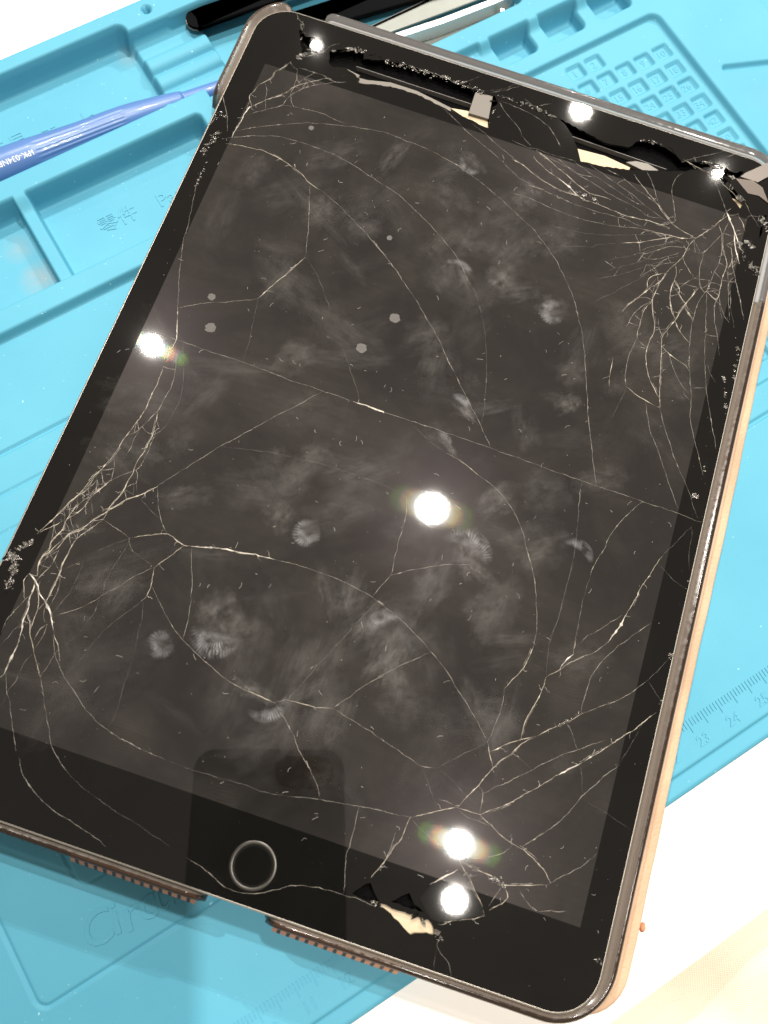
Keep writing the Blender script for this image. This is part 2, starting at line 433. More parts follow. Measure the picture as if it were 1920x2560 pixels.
# grooves and steps of the work surface
groove(Y-160.7+np.where(X < 262, 0, 99), 1.7, 0.9)
groove(sdr(56.6, 210, 29.7, 150, 3.0), 1.2, 0.6)
groove(sdr(76.5, 190, 49.3, 140, 2.2), 1.0, 0.45)
Z = Z-1.1*sstep(-6.2, -7.2, Y)*0-1.1*(1-sstep(-7.2, -6.4, Y))
# screw hole in the back rim
rh = np.hypot(X-209.6, Y-271.3); Z = Z-1.1*(1-sstep(1.45, 1.75, rh))-6*(1-sstep(0.7, 1.0, rh))
# rounded outer edges
for d in (276-Y, Y+12, X+20, 436-X): Z = Z-0.7*(1-sstep(0, 1.1, d))
ny, nxg = X.shape
vs_ = np.stack([X, Y, Z], -1).reshape(-1, 3)
idx = np.arange(ny*nxg).reshape(ny, nxg)
quads = np.stack([idx[:-1, :-1], idx[:-1, 1:], idx[1:, 1:], idx[1:, :-1]], -1).reshape(-1, 4)
rim = np.concatenate([idx[0, :], idx[1:, -1], idx[-1, -2::-1], idx[-2:0:-1, 0]])
low = vs_[rim].copy(); low[:, 2] = ZT+0.01
base = len(vs_); nr = len(rim); k1 = np.arange(nr); k2 = (k1+1) % nr
skirt = np.stack([rim[k1], base+k1, base+k2, rim[k2]], -1)
allv = np.concatenate([vs_, low])*MM; allq = np.concatenate([quads, skirt])
me = bpy.data.meshes.new('moulded_sheet')
me.vertices.add(len(allv)); me.vertices.foreach_set('co', allv.astype(np.float32).ravel())
me.loops.add(len(allq)*4); me.loops.foreach_set('vertex_index', allq.astype(np.int32).ravel())
me.polygons.add(len(allq)); me.polygons.foreach_set('loop_start', (np.arange(len(allq))*4).astype(np.int32))
me.polygons.foreach_set('loop_total', np.full(len(allq), 4, np.int32))
me.update(calc_edges=True); me.validate(); me.shade_smooth(); me.materials.append(M_SIL)
mat_root = empty('repair_mat', 'light blue silicone repair mat with trays, numbered cells and a ruler', 'repair mat')
sheet = bpy.data.objects.new('moulded_sheet', me); COL.objects.link(sheet); sheet.parent = mat_root

def hidden(x, y):                                         # under the tablet, out of sight from anywhere above
    p = to_tab((x, y, 12)); return 12 < p.x < TW-12 and 12 < p.y < TH-12
num = 0
for j, cy in enumerate(CELLY):
    for i in range(7, -1, -1):
        if j == 0 and i not in (3, 4): continue
        num += 1
        if not hidden(CELLX[i], cy):
            text_obj('numeral', str(num), 3.5, 0.05, (CELLX[i], cy, -3.47), M_SIL, mat_root, bev=0.05)
# ruler: one raised tick for every millimetre, longer at each half centimetre
V, F = [], []
for k in range(20, 401):
    if hidden(k, 1) : continue
    x = k; y0 = 0.0 if k % 5 == 0 else 1.5; y1 = 3.5; z = -0.05
    b0 = len(V); h = 0.13
    V += [(x+a*h, yy, zz) for zz in (z, 0.22) for a, yy in ((-1, y0), (1, y0), (1, y1), (-1, y1))]
    F += [(b0+4, b0+5, b0+6, b0+7)]+[(b0+q, b0+(q+1) % 4, b0+4+(q+1) % 4, b0+4+q) for q in range(4)]
rt = mesh_obj('ruler_scale', V, F, M_SIL, mat_root); rt['kind'] = 'stuff'
for c in range(2, 40):
    if not hidden(c*10, -2):
        text_obj('numeral', str(c), 3.9, 0.12, (c*10+1.3, -3.0, 0.02), M_SIL, mat_root, bev=0.04)
for ch, x in (('C', 75.3), ('i', 80.0), ('r', 83.6), ('c', 88.0), ('u', 92.3), ('i', 96.6), ('t', 100.2)):
    text_obj('letter', ch, 11.2, 0.16, (x, 38.6 if ch in 'Cit' else 37.6, 0.0), M_SIL, mat_root, shear=0.22, bev=0.06)
text_obj('lettering', '\u96f6\u4ef6', 6.4, 0.16, (168.9, 214.4, ZF), M_SIL, mat_root, bev=0.04)
text_obj('lettering', 'Parts', 6.4, 0.16, (188.5, 214.0, ZF), M_SIL, mat_root, bev=0.04)
text_obj('lettering', '\u5de5\u5177', 7.5, 0.16, (151.0, 253.2, ZF), M_SIL, mat_root, bev=0.04)
text_obj('lettering', 'Tools', 7.5, 0.16, (171.0, 251.2, ZF), M_SIL, mat_root, bev=0.04)

# ------------------------------------------------------------------ tablet
T = empty('tablet', 'black tablet with a badly shattered glass front lying on the blue mat', 'tablet', TMAT)
M_GLASS = cover_glass_mat()
M_ALU = simple('anodised_aluminium', (0.36, 0.35, 0.34), 0.32, 1.0, noise=0.06, nscale=900)
M_CHAMFER = simple('polished_chamfer', (0.52, 0.485, 0.43), 0.42, 1.0)
M_BLACK = simple('black_tape', (0.0025, 0.0025, 0.0027), 0.8, spec=0.06, noise=0.4, nscale=900, bump=0.6, bscale=1500)
M_CREAM = simple('cream_adhesive', (0.50, 0.40, 0.26), 0.5, noise=0.2, nscale=300)
M_GREYTAPE = simple('grey_foil', (0.135, 0.12, 0.10), 0.4, noise=0.15, nscale=400)
M_CLIP = simple('grey_clip', (0.115, 0.10, 0.085), 0.45, noise=0.06, nscale=500)
M_STEEL = simple('steel_edge', (0.22, 0.21, 0.20), 0.5, 0.5)
M_RING = simple('button_ring', (0.030, 0.027, 0.023), 0.3, 0.5)
M_WIN = simple('camera_window', (0.02, 0.018, 0.016), 0.015, spec=0.5)
M_WARMREFL = simple('painted_warm_reflection', (0.075, 0.052, 0.036), 0.35, noise=0.12, nscale=120)  # brown base colour stands in for the warm ceiling reflected by tipped shards
M_CHIP = simple('crushed_glass', (0.075, 0.068, 0.058), 0.16, noise=0.6, nscale=1100, bump=0.8, bscale=1800)
R0 = 11.0
def outline(ins, n=10):
    return rrect(ins, TW-ins, ins, TH-ins, max(R0-ins, 0.5), n)
# housing
rings = [[(x, y, z) for x, y in outline(i)] for i, z in ((0.50, -1.2), (0.06, -0.55), (0.0, -0.8), (0.05, -3.0), (0.5, -4.8), (1.6, -6.1), (3.5, -6.6))]
V, F = loft(rings[1:], True, False, True)
hs = fix_normals(mesh_obj('housing', V, F, M_ALU, T, True))
V, F = loft([[(x, y, z) for x, y in outline(i)] for i, z in ((0.62, -0.10), (0.50, -0.02), (0.14, -0.22), (0.03, -0.58), (0.30, -0.9), (0.7, -0.9))])
fix_normals(mesh_obj('chamfered_rim', V, F, M_CHAMFER, T, True))
V, F = prism(outline(0.9), -3.6, -3.0)
fix_normals(mesh_obj('chassis', V, F, M_BLACK, T))

HOLES = {'hole_top_left': [(24.4, 231.3), (28.9, 234.0), (33.8, 235.1), (34.8, 232.1), (40.8, 234.2), (49.8, 235.3), (57.8, 234.9), (65.8, 234.4), (71.4, 233.6), (76.0, 234.1), (77.5, 232.1), (76.4, 228.3), (77.3, 222.2), (70.7, 223.1), (65.1, 223.8), (61.0, 224.6), (53.7, 225.9), (45.5, 225.7), (38.8, 223.9), (35.5, 223.5), (36.0, 224.9), (30.8, 227.1), (26.8, 226.0), (25.3, 227.3)], 'hole_top_right': [(96.0, 233.7), (105.6, 231.5), (112.7, 230.2), (119.2, 231.3), (120.6, 233.9), (123.1, 235.4), (127.9, 235.6), (133.1, 234.1), (135.8, 231.9), (141.3, 234.6), (144.1, 234.8), (144.0, 233.3), (141.8, 232.2), (136.7, 229.0), (130.0, 226.4), (121.1, 223.5), (113.8, 221.8), (106.6, 221.0), (105.0, 224.2), (101.7, 229.4), (98.5, 232.3)], 'hole_bottom': [(112.7, 9.4), (113.4, 10.2), (119.1, 10.1), (124.7, 10.2), (125.9, 9.6), (127.2, 8.0), (124.5, 7.3), (121.7, 6.1), (119.8, 7.0), (117.2, 8.2), (115.0, 9.3)], 'hole_b2': [(115.4, 11.3), (118.9, 14.3), (120.7, 12.3), (123.2, 11.4), (119.5, 11.3)], 'hole_b3': [(106.5, 10.2), (108.9, 13.2), (109.8, 13.6), (112.9, 10.5), (112.4, 9.7)], 'hole_cam_left': [(13.1, 235.4), (16.2, 233.5), (18.0, 234.3), (21.3, 231.2), (20.8, 228.9), (18.5, 228.6), (16.8, 227.2), (14.7, 231.7)], 'hole_corner': [(144.0, 234.5), (148.5, 235.0), (151.5, 234.2), (154.1, 235.8), (153.9, 234.3), (152.0, 232.0), (150.3, 230.8), (149.7, 228.9), (146.7, 231.7), (144.7, 232.1)], 'hole_corner2': [(150.6, 228.1), (151.8, 229.1), (155.7, 225.4), (156.3, 225.1), (155.8, 222.4), (152.9, 224.9)], 'hole_edge': [(162.6, 222.5), (163.9, 223.2), (163.3, 221.3), (163.4, 218.7), (163.6, 216.1), (163.3, 214.4), (162.9, 217.6), (163.2, 219.8)], 'hole_edge2': [(162.2, 205.1), (163.6, 205.9), (163.4, 204.2), (162.8, 203.4)]}
PIECES = {'cream1': [(64.6, 226.0), (69.7, 226.9), (76.5, 225.4), (77.3, 223.0), (70.6, 223.9)], 'clip': [(70.1, 233.3), (75.4, 234.0), (76.5, 225.6), (70.3, 225.4)], 'wire1': [(33.3, 230.0), (69.9, 229.8)], 'wire2': [(101.7, 229.9), (131.9, 229.0)], 'cream2': [(104.7, 226.1), (113.0, 226.7), (121.3, 225.5), (121.3, 224.4), (114.0, 222.9), (106.7, 222.1)], 'grey2': [(119.8, 226.9), (122.4, 228.3), (126.1, 228.8), (129.8, 227.6), (125.3, 225.9)], 'grey1': [(28.3, 227.3), (30.6, 227.9), (35.3, 227.1), (35.1, 226.1), (38.0, 226.3), (44.8, 228.1), (53.2, 228.1), (60.5, 226.8), (64.6, 226.0), (65.0, 224.7), (61.0, 225.2), (53.7, 226.5), (45.4, 226.2), (38.7, 224.4), (35.4, 224.0)], 'camwin_left': [(17.3, 234.1), (18.0, 234.7), (21.4, 231.4), (20.9, 229.4), (18.4, 228.8)], 'camwin_right': [(144.1, 234.3), (148.5, 235.2), (148.7, 230.6), (146.8, 231.9), (145.0, 232.3)], 'shard_a': [(154.2, 234.8), (160.6, 241.4), (162.2, 237.0), (158.9, 233.1), (153.5, 233.6)], 'shard_b': [(152.3, 232.3), (157.4, 233.2), (160.6, 231.8), (163.6, 227.2), (160.2, 228.8), (156.9, 228.6)], 'cream3': [(153.0, 226.2), (156.7, 225.9), (156.2, 223.7), (154.7, 224.0)], 'hole_bottom_in': [(111.9, 9.4), (112.7, 10.2), (119.2, 10.2), (125.3, 10.3), (126.8, 9.6), (128.3, 7.7), (125.1, 6.9), (122.1, 5.5), (119.9, 6.5), (116.9, 7.9), (114.5, 9.3)]}
CR = []
for ln in '''3;14.6,223 13.2,220 11.6,217.8 11.3,215.3 9,211.6 8.5,209.1 7.9,206.7 9.6,203.6
4;9.2,203.4 8.5,200.2 8.6,197.9 8.1,193.7 8.1,191.4
3;9.6,203.6 12.6,207.1 16.5,211.1 18.9,215 21.9,217.7 26.5,221.1 28.9,221.1
2;9.4,200.3 12,202.5 15.3,205.2 17.8,207.4 18.3,210 19.7,212.9 21.3,215.1 24.3,217.8 28.7,220.4 32.5,222.2
2;21.3,215.1 18.9,215 18.6,217.3 17.5,221.1
2;18.9,215 20.5,218.7 23,222.1
2;17.9,221.9 21.8,221.9 25.7,222 27.9,221.3
2;10.5,212.8 11.9,210.4 12.6,207.1
2;17.8,207.4 21,208.1 25.1,208.6 28.9,208.9 32.9,208.4 36.4,208 38.5,207.4
2;7.4,193.1 10.7,195.6 15,198.2 20.6,201.2 25.5,203.5 30.5,205.4 35.4,206.7 39.8,207.8 44.5,208.7 49.6,209.4 55.1,208.9 60.6,208.7 66.3,207.7 72.1,206.3 77.6,204.4 80.1,203.4 85.8,200.8 85.6,200.9 94.9,195.9 99.2,193.5 104.4,189.3 108.2,186 112.3,181 116,176 120,168.4 122.9,161.5 129.4,141.4 131.4,135.8 132.7,132.7 134.4,128.1 135.8,124.2
2;5.8,189.9 10.4,192.6 16.1,195.1 21.3,196.6 26.8,197 31.5,197.1 37.4,196.6 44.1,195.2 51.9,192.7 58.7,190.7 65.1,187.4 71,184.1 77.2,179.9 82.6,175.4 85.8,171.1 87.2,169.8
1;87.2,169.8 89.8,167.1 93,161.6 95.8,156 97.5,150.9 98.5,148.2 100,142.4 99.6,143.9 101.1,137.2 102,131.7 102,129.7
3;7.2,188.7 11.6,189.6 16.6,190.1 16.7,190.4 21.8,190 26.9,188.5 31.2,186.9 34.3,185 38,183.8
2;38,183.8 43.3,181.5 48.3,178.8 53.4,175.8 58.6,172.2 61.7,170.1 57.5,173.3 64.4,168.1 70.9,162.7 75.3,159 79.4,154.7 84.4,150 87.5,145.9 90.9,142.5 93.3,139.6 92.2,140.8 96.8,135.7 101.9,130.1 106.5,124.8
2;34.5,184.8 36.8,177.5 39.3,169.9 40.3,165.2 41.3,161.7
3;41.3,161.7 38.7,155.9 36.2,150.9 33.5,145
2;33.5,145 32.4,144.1 26.1,141.1 19.5,138 14.4,134.9
1;33.4,144.7 34.4,140.5 35.1,135.9 35.9,131.1 35.9,130.2 36.5,125.6
1;41.3,161.7 44.8,158.7 48,155.3 50.9,151.5 53.3,148
1;59.3,139.7 63.4,134.4 67.2,129 70,125.1
2;4.4,176.5 4.6,172.8 6.2,164.8 7.4,158.7 8,154.3 10.1,146.9 11.7,142.1 14.2,135.1 16.1,129.8 17.2,126.3
2;12.8,125.8 19.4,125.7 28.3,125.5 36.5,125.6 43.7,125.3 51.4,125 59.4,125 67.8,124.9
4;67.8,124.9 70.1,124.9 72.8,124.8 76.5,124.7 72,124.8 75.4,124.8
2;75.4,124.8 76.6,124.8 83.8,124.8 94,124.8 106.5,124.6 115.6,124.4 132.5,124 135.9,124 148.9,123.9 158,123.9 163.8,123.6 165.9,124
2;59.3,124.9 53.8,118.4 48.5,112.2 43.9,106.5 39.3,101.1 36.7,97.4 32.4,91.5 28.9,86.5 28.5,85.8
1;39.3,101.1 44.7,102.4 53.4,104.1 58.7,104.6 65.9,105.4 73.2,105.6 77.7,105.6 82.9,105.4 81.8,105.5 86.9,104.7 91.2,103.7
4;15.6,131.3 16.6,128.7 17.5,125.6 17.3,122.6 17.2,119.7
2;17.5,123.2 19.3,120.9 20.5,117.5 21.4,112.6 21.2,108.8 20.9,106.4 20.7,104.9 19.8,102.8 18.6,99.6 17.4,97.3 16,96.2
3;17.3,117.3 17.6,111.3 17.6,106.1 17,100.4 16,96.2 15.4,93 14.8,89.9 14.1,87.2 13.5,85.2 12.5,83.1 11.9,80.7 10.7,76.8 9.4,74.2 8.5,71.6
1;19.5,125.6 22.2,119.1 24,114.1 24.8,110.1 24.8,107.3 24.4,103.1 23.5,100 22.7,97.9
3;20.7,104.9 21.6,102 21.9,99.9 21.9,96.7 21.7,93 21.2,90.2 21.3,87.1 21,84.8 20.9,82.1 20.4,79.4 19.5,76.5
2;22.4,99.6 22.6,96.5 22.6,92.9 22.5,90.2 21.7,88.1 19.3,85.9 17.6,84 16.2,82.2
2;18.3,98.3 18.1,95.8 18.3,93.2 17.9,90.6
2;14.8,89.9 16.4,86.7 17,83.4 16.2,82.2
2;13.5,85.2 14.8,83.1 15.6,80.7
2;12.9,83.2 14.2,81.1 13.6,77.8
3;28.5,85.7 24.8,81.8 22.4,79.9 21.4,78 18.1,75
2;22.6,79.9 21.4,82.3
1;23.7,81.8 22.8,84.5
1;24.1,82.8 22.3,87
3;20.9,84.9 20.8,82.3 20.5,80 19.5,77.5 19.4,74.9 19.2,73.3
3;28.5,85.8 24.8,81.7 22.5,79.8 21,77.8 19.4,75.7 17.9,73.5 16.9,72.1 15.9,70.6 14.6,68.9 13.4,67.9 12.3,65.8 11.2,63.6 10.2,61.3 9.2,60 9.1,57.5 9.9,54.9
3;19.2,73.3 17.6,70.4 16.1,68.2 15.2,66.6 14.8,64.8 14.7,62.3 14.6,59.7 14.8,57.4 14.9,55.4 14.8,52.1 14.7,49.6
2;19.2,73.3 23.4,72.2 27.2,70.9
3;27.2,70.9 30.2,72.7 32.9,74 35.8,74.9 38.6,74.1 40.7,73.6 42.4,74
4;42.4,74 46.5,75 50.2,75.9 54.1,76.4 58.3,77.2 59,77.1 63.1,77.6
2;63.1,77.6 68.3,78.1 73.6,78.3 80.5,77.9 85.8,77.2 89.2,76.4 91,75.9 92.7,75.6 91,76 97.7,73.4 101.9,71.3 107.4,68.2 109.2,67.1 112.8,64.5 116.1,61.5 119.7,58.6 123,55.7 125.5,53.2 126.5,52.5
2;28.5,85.6 29.6,83.2 31,80.6 32.7,78 34.3,76.2 35.8,74.9
1;25,81.8 28.5,79.8 32.7,78
3;40.7,73.6 38.8,70.6 37.3,68.2 35.8,66
2;35.8,66 32.9,63.2 29.7,59.2 26.7,55.4 25.1,53.2 21.7,50 17.3,46.4
3;35.8,66 36.4,63.6 36.9,61.3 36.7,58.8 36,57.1
1;36,57.1 34,53.8 31,48.8 29.1,43.9 27.9,39.5 26.6,36.1 26.2,34.4
1;36.4,57.3 37.5,54.6 38.2,50.9 39.1,46.1 39.7,41.2 40,36.7 40.7,30.5 40.3,26.5
2;37.1,61.4 40.8,57.8 44.5,54.6 48.8,51.7 53.7,49.4 59.4,47.1 62,46 67.2,45.1
3;67.2,45.1 71.4,44.8 75.2,44.6
2;42.4,74 45,67.8 47,62.3 48.4,56.7 49,51.8
1;27.2,70.9 27.3,68.9 26.7,64.4 26.1,60 26.2,57.2 26.7,55.4
1;27.3,68.9 31.1,67.5 35.5,66.2
1;27.1,70.8 23.1,67.3 20.8,65
1;26.3,54.2 26.5,51.7 25.8,47.9 24.4,43.8 22.7,40.5
1;18.8,62 19.3,58.1 18.9,53.5 17.9,49.5 17,47.2
1;14.7,57.7 18.8,62
3;17,72.3 16,70.5 15,68.8 14,68 12.9,67.1 12.3,65.3 11.8,63.1 11.2,62 10.3,61.4
3;12.2,62.4 12.2,59.8 11.7,57.6 10.8,55.3 10.1,53.4
3;11.4,68 10.6,67.1 10.1,65.8 9.7,64.1 10.1,62.2 9.4,60.8 9.1,59.6 9.1,57.8 9.8,55.2
1;10.4,61.5 10.2,59.7 10.3,57.1 10.2,54.8
2;16.6,71.3 17,69.7 15.5,67.7 14.9,66 14.7,64.4 14.5,62.3 14.5,59.7 14.8,57.5
3;14.8,57.5 14.7,54.1 14.6,50
2;14.8,57.5 15.6,55.5 16.1,52.2 15.8,48.8
4;7.9,54.8 9.9,53.5 11.1,52.5 12.5,51 14.6,49.6 16.4,47.8 17.5,46 19,44
3;19,44 20.1,42.4 21.4,41 22.5,39.4 23.5,37.6
4;9.9,53.5 10.6,51.5 10.6,49.2 11.3,46.4 11.3,43.6 12,41.6 12.5,38.8 12.5,35.8 12.5,33.1 12.4,30.6 12,29.7
3;7.9,54.8 7.5,52.7 8.4,50.4 9.4,48.8
2;10.8,50.4 9.7,48.4 8.7,45.8 7.8,43.5 7.6,41.5 7.8,39.4
3;10.8,52.7 12.3,50.4 13.5,47.4 13.6,44.7 13.8,42.9 14.1,41.5
3;14.6,49.6 13.9,48.4 13.6,47.2
2;14.7,49.2 15.3,46.3 16.4,45.1
3;11.6,45.4 13.5,43.2 14.4,41.1 15.7,39.6 16.7,37.7 18,36.3 20.7,32.9
3;17.2,44.8 16.2,43.3 15.9,41.6 15.8,40.2
2;17.2,44.5 17.4,41.8 17.1,39.5 16.7,38
2;11.4,42.8 10.3,41 9.6,38.9 8.8,36.4
2;13,43.7 11.5,42.7
2;19.5,42.8 21,40 23,37.4 25.9,34.6 29.6,31.9 32.7,29.7 35.5,28.3 38.2,27.1 43.5,25.7 50.1,24.7 56,24.3
1;56,24.3 61,24.1 65.6,24.2 71.9,24.6 77.9,24.8 79.2,24.7 85.4,25.4
2;85.4,25.4 92.9,27.1 98.7,28 102.8,28.7 111.7,29.7 114.1,29.9
2;20.7,32.9 23,29.4 25,26.3 27.1,22.9 29.8,19.1 32.5,16.7 33.1,16.3 36.7,14.2
1;36.7,14.2 41.2,12.5 45.6,11.1 51.4,9.8 58.8,8.2 64.2,6.9
2;68.1,6 71.9,5.2 75.5,4 78.7,2.9 81.9,2.7 85.1,3.4 88,4.8 91.4,6.8 94.4,8.1 98.9,9.1 105.1,9.4 109.2,9.5 112.7,9.3
2;21.8,38.6 21.3,35.8 20.8,32.9
2;16.9,37.3 15.9,34.2 15.8,30.4 15.1,27.8 15.1,26.8
2;12.9,31.3 14.1,29 15.1,26.8 16.5,25.4 18.2,22.5 20.2,19 22.6,15.5
2;23.8,14.3 26.3,11.2 30.2,8.5 34.8,6.5 39.5,5.4 43.5,4.6 47.3,3.6 50.4,2.5
1;15.2,26.5 15.2,24.7 14.9,23.5
3;5.5,64.5 8.5,67.9 10.2,70
3;16.9,83.5 15.4,80.3 14,77.7 13.6,75 12.5,72.7 11.2,70.9 10.7,69.5
3;12.6,82 12.5,79.3 10.7,76.9 9.3,74.3 9,72.7 7.7,69.7 6.7,67.4 5.5,64.5
2;13.7,82.4 14.5,79.6 14,76.8
2;12.4,80.1 13.6,76.3
2;10.7,76.9 12,74.8 11.9,72.2
2;10,74.6 11,71.5 13.7,68.2
2;9,72.7 10.6,69.6 11.2,67.3
2;7.9,69.6 8.9,66.9 9.5,63.8
1;14,77.7 16.5,73.4
3;11.8,75.2 11,71.5 10.7,69.5 10.8,67.2 9.7,64.3 9.8,62.2
2;17.9,73.5 17,71.9 17.2,69.4
2;85.3,220.6 90.3,219.9 93,220.4 98.9,220.1 105.5,220.6
2;61,224.8 66.2,222.1 72,218.6 80,214.8 84.6,212.3 89.4,209.4 92.9,208.2 98.8,207.5 94.2,207.4 101.5,206.8 108.3,206.1 117.8,206 123.8,206.4 129.7,205.6
2;72.1,222 77.1,219.8 83.4,216.6 91.2,213.1 94,212 98,210.4
3;87,214.3 91.7,213 95,211.4 99.2,209.9 104.2,209 107.5,209.1 110.9,209
4;101.3,213 105.5,211.2 107.8,209.8 110.5,208.6 112.4,208.5
3;92.9,217.5 96.4,215.1 101.3,213
3;112.4,208.5 115.3,208.4 119.2,208 124.9,207.7 130.4,208.4 134.2,208.4 137.1,208.2
3;93.1,220.2 97,218.2 101.4,215.9 104.7,214.3 108,212.7 111.7,211.3 115,211.4 118.3,211.3
2;93.2,219.6 97.9,218.5 102.9,217.6 107.6,216 112.2,214.9 117.9,213.1 123.9,212 128,210.8 130.1,209.9 133.6,210.7
2;99,219.6 104.3,217.6 107.5,216.5 112.1,217.2
2;104.6,220.3 110,218.1 115.1,216.6 120.4,214.7 125,213.1 127.9,213
2;108.7,221.3 113.5,219.4 118.7,217.4 124,215.5 128.3,213.2 131.5,211.9 134.6,210.6 138,210.2
2;113.9,221.3 119,220.4 124.4,217.9 128,216.5 132.3,214.7 133.5,213.5
3;122.8,222.5 125.9,219.6 128.8,217.3 131.7,215.1 133.6,213 135.9,211.1 138.1,209.7 141.2,208.6 145.2,207.7
2;125.9,225.4 128.8,221.4 131.7,216.2 132.9,213.8
2;136.6,228.4 135.1,225.5 134.8,221.4 136.2,217.4 137.6,213.4 137.9,210.7
3;128.9,205 134.4,205.5 139.4,206 142.1,206.5 145.2,207.7
2;129.7,205.6 130.4,208.4
2;90.2,203 93.5,203.1 96.8,203 102.7,202.2 109.4,201.7 116.4,202.2 123.1,203.4 129.3,205.2
1;103.8,196.5 110.7,197 117.8,198.6 123.8,200.6 128,202.5 134.4,205.2
3;124.4,198.1 129.5,200.3 134.9,203.4 139.4,206
1;106.8,190.6 116.2,193.6 118.6,195.3 124.4,198.1
3;145.2,207.7 143.6,204 143,200.5 141.4,197.2 139.5,193.3 138.1,189.5 136,186.6 133.7,182.6 131.6,179.7 130.5,176.7
3;145.2,207.7 150.3,214.9 152.4,218.5
2;144.9,207 147.2,203.8
2;144.2,203.7 146.2,203.1 148.5,204.2 151,209 152.7,212.4
2;143,204.9 139.7,204.7 135.3,201.4 132.5,199.5 130.6,197.5
2;143.3,203.6 138.4,202.1 134.5,198.9 131,196
2;142.2,201.9 138.7,198.9 135.9,196.8 132.5,195.5
2;141.7,200 138.5,197.7 136.4,194.8 133.3,193.9
2;142.2,198 138,195.9 135,192.6 132.5,189.6
3;139.1,193.1 135.9,190.8 135,188.9 135.5,186.5
2;139.5,193.3 138.5,189.7 137.7,185.1 137.7,183.1 139.3,177.4
1;139.8,204.2 133.5,199.1 127.6,194.7 121.6,190.8
1;138.5,197.7 132.7,192.8 126.9,188 120.5,184
1;135.1,192.2 131.6,187.6 126.2,181.4 120.8,175.7
1;133.4,195.8 127.9,191.6 122.4,187.4
3;141.4,197.2 142.3,194.3 142.4,191.7 144.2,189.7 144.5,187.7 146.7,185.9
2;142.4,191.7 142.1,187.9 143.1,183.5 145,180.1
3;143.1,200 144.5,197.8 146.4,195.8 147.6,195.3
2;148.4,203.7 148.5,198.8 149.1,194.8 150.4,192 151.6,190.9
2;148.7,195.9 146.5,193.2 144.3,190.3
2;149,192 147.2,185.6 145.3,179.7
3;147,184.4 149.9,181.9
2;153.6,206.7 153.4,202.3 152.6,197.1 152.1,192.7 151.6,190.9
3;151.9,191.5 155,190 155.6,192.9 155.4,197.1 155.8,201.6 154.7,204.9 153.6,206.7 152.4,211.2 150.7,215
2;155.9,190.4 158,184.4
2;155.3,189.6 155.3,186.5 156.1,183.6
4;151.7,220.5 153.5,217.8 155.5,214.6 157,211.9 158.5,209.1 159.6,208.4
2;151.8,220 151.4,216.4
3;155.2,220.7 157.2,218.1 158.7,215.3
2;153.6,217.3 152.8,214.2 152.7,211.3
4;155.5,214.6 156.8,209.6 158.2,206.3 159.3,204
3;155.7,209.2 156.6,205.7 157.6,202.2 159.4,198.1
2;157.2,206.4 156.5,200.7 157.3,196.7 160.1,185.1
2;157.6,202.2 159.5,197.6 161.9,192.1 164,186.6
2;153.9,208.5 156.2,211
2;152.6,218.6 155.7,220.6
2;158,218.9 159.2,221.1 162.1,221.9
2;155.9,212.6 158.4,214.6
2;145,230.5 147.6,227.5 149.5,224.2 151.7,220.5
3;135.7,233.3 139.9,232 143.9,231.5 147.6,229.8 151.4,227.8 155.8,224.9
2;156.7,225.3 159.3,221.7 162.4,218.4
3;142.3,191.9 141.9,188 142.5,184.6 143.9,181.4 145.2,179.7
3;142.5,192 144.3,189.8 144.5,187.9 146,186.2 147.1,185.9
2;146.4,193.4 145,191 144.4,190.1
3;149.6,192 147.9,188 146.9,185.1 146,181.8 145.1,178.9 144.1,176.4 142.9,173.1 143.5,170.4 144,167.1 144.9,162.1 145.8,157.2 147.2,151.6
2;147.2,151.6 149.1,147.2 151.6,143.1 154.1,138.7 156.4,135.6 158.8,132.6 161.6,128.1 163.8,124.4
3;147.1,184.4 148.4,182.7 150.1,181.7
3;145.3,179.4 146.4,177.3 148.4,175.5 150.8,173.8
2;151.7,191.3 150.7,188.4 150.2,184.9 150.1,181.1 150.3,177.6 151,173.2 152.3,166.6 154.1,160.3 155,156.1 155.7,152.3 157.3,147.8 159.6,143 161.7,138.8 163.2,136.1
3;143.6,170.1 145.9,168.5 148.6,167.4 151.3,166.6 152.8,165
2;146.3,167.9 147.9,165 149.8,162.2 151.8,160.1 154.4,158.3
2;152.2,158.5 153.8,157 155,156.1
2;149.1,194.5 149.8,192.5 151.5,190.9 151.9,191.8 152,195.5
2;152,191.4 153.3,184.9 154.5,178.1 155.7,171.3 156.9,166.5 158.1,162.1 160.1,156.3 162.5,150.3 164.7,145.1
2;152.2,191.5 153.9,190.3 155.3,189.7 155.5,191.6 155.3,196.8
2;155.2,189.6 155.1,187 156.2,183.1 157.9,178.6 159.8,172.9
2;155.5,191.6 156.8,188.8 158.5,185.8 160.4,183.9
1;157.4,197.6 159.8,189.2 161.8,183
2;159.2,198.3 161.3,193.4 163.6,187.2
2;154.1,160.3 157.7,161.9
1;156.3,169.8 158.2,167 160.3,164.3
3;137.2,185.2 138.2,181.1 140.4,174.3 139.8,171.2 139.7,167.6 140.2,164.3 141.8,160 144.2,156.7 146.2,154.6
2;140.4,178.3 141.5,175.1 142.9,173.1
3;138.3,190.4 137.8,185.7 137.6,182.7 136.2,180 136,176.7 136.1,173.8 135.9,171.6 136.3,169.9
2;136.3,169.9 139.7,167.9
2;136.2,169.7 135.7,166.1 135.3,162.5 135.7,158.1 136.7,154.6
3;136.7,154.6 139.3,153.5 142.3,152.6 144.6,152 147.2,151.6
2;142.8,152.4 143.9,149.7 145.7,145 148.1,141.2 151,136.6 153.8,132.1 156.1,128.4 158.3,125
1;136.9,154 136.1,148.9 135.2,143.9
2;137.1,190 135.4,186.3 133.8,183.2 132.9,181.7 130.6,177.9
2;137.5,182.7 135.2,180 133.7,176.9 132.8,174 132.4,171.7
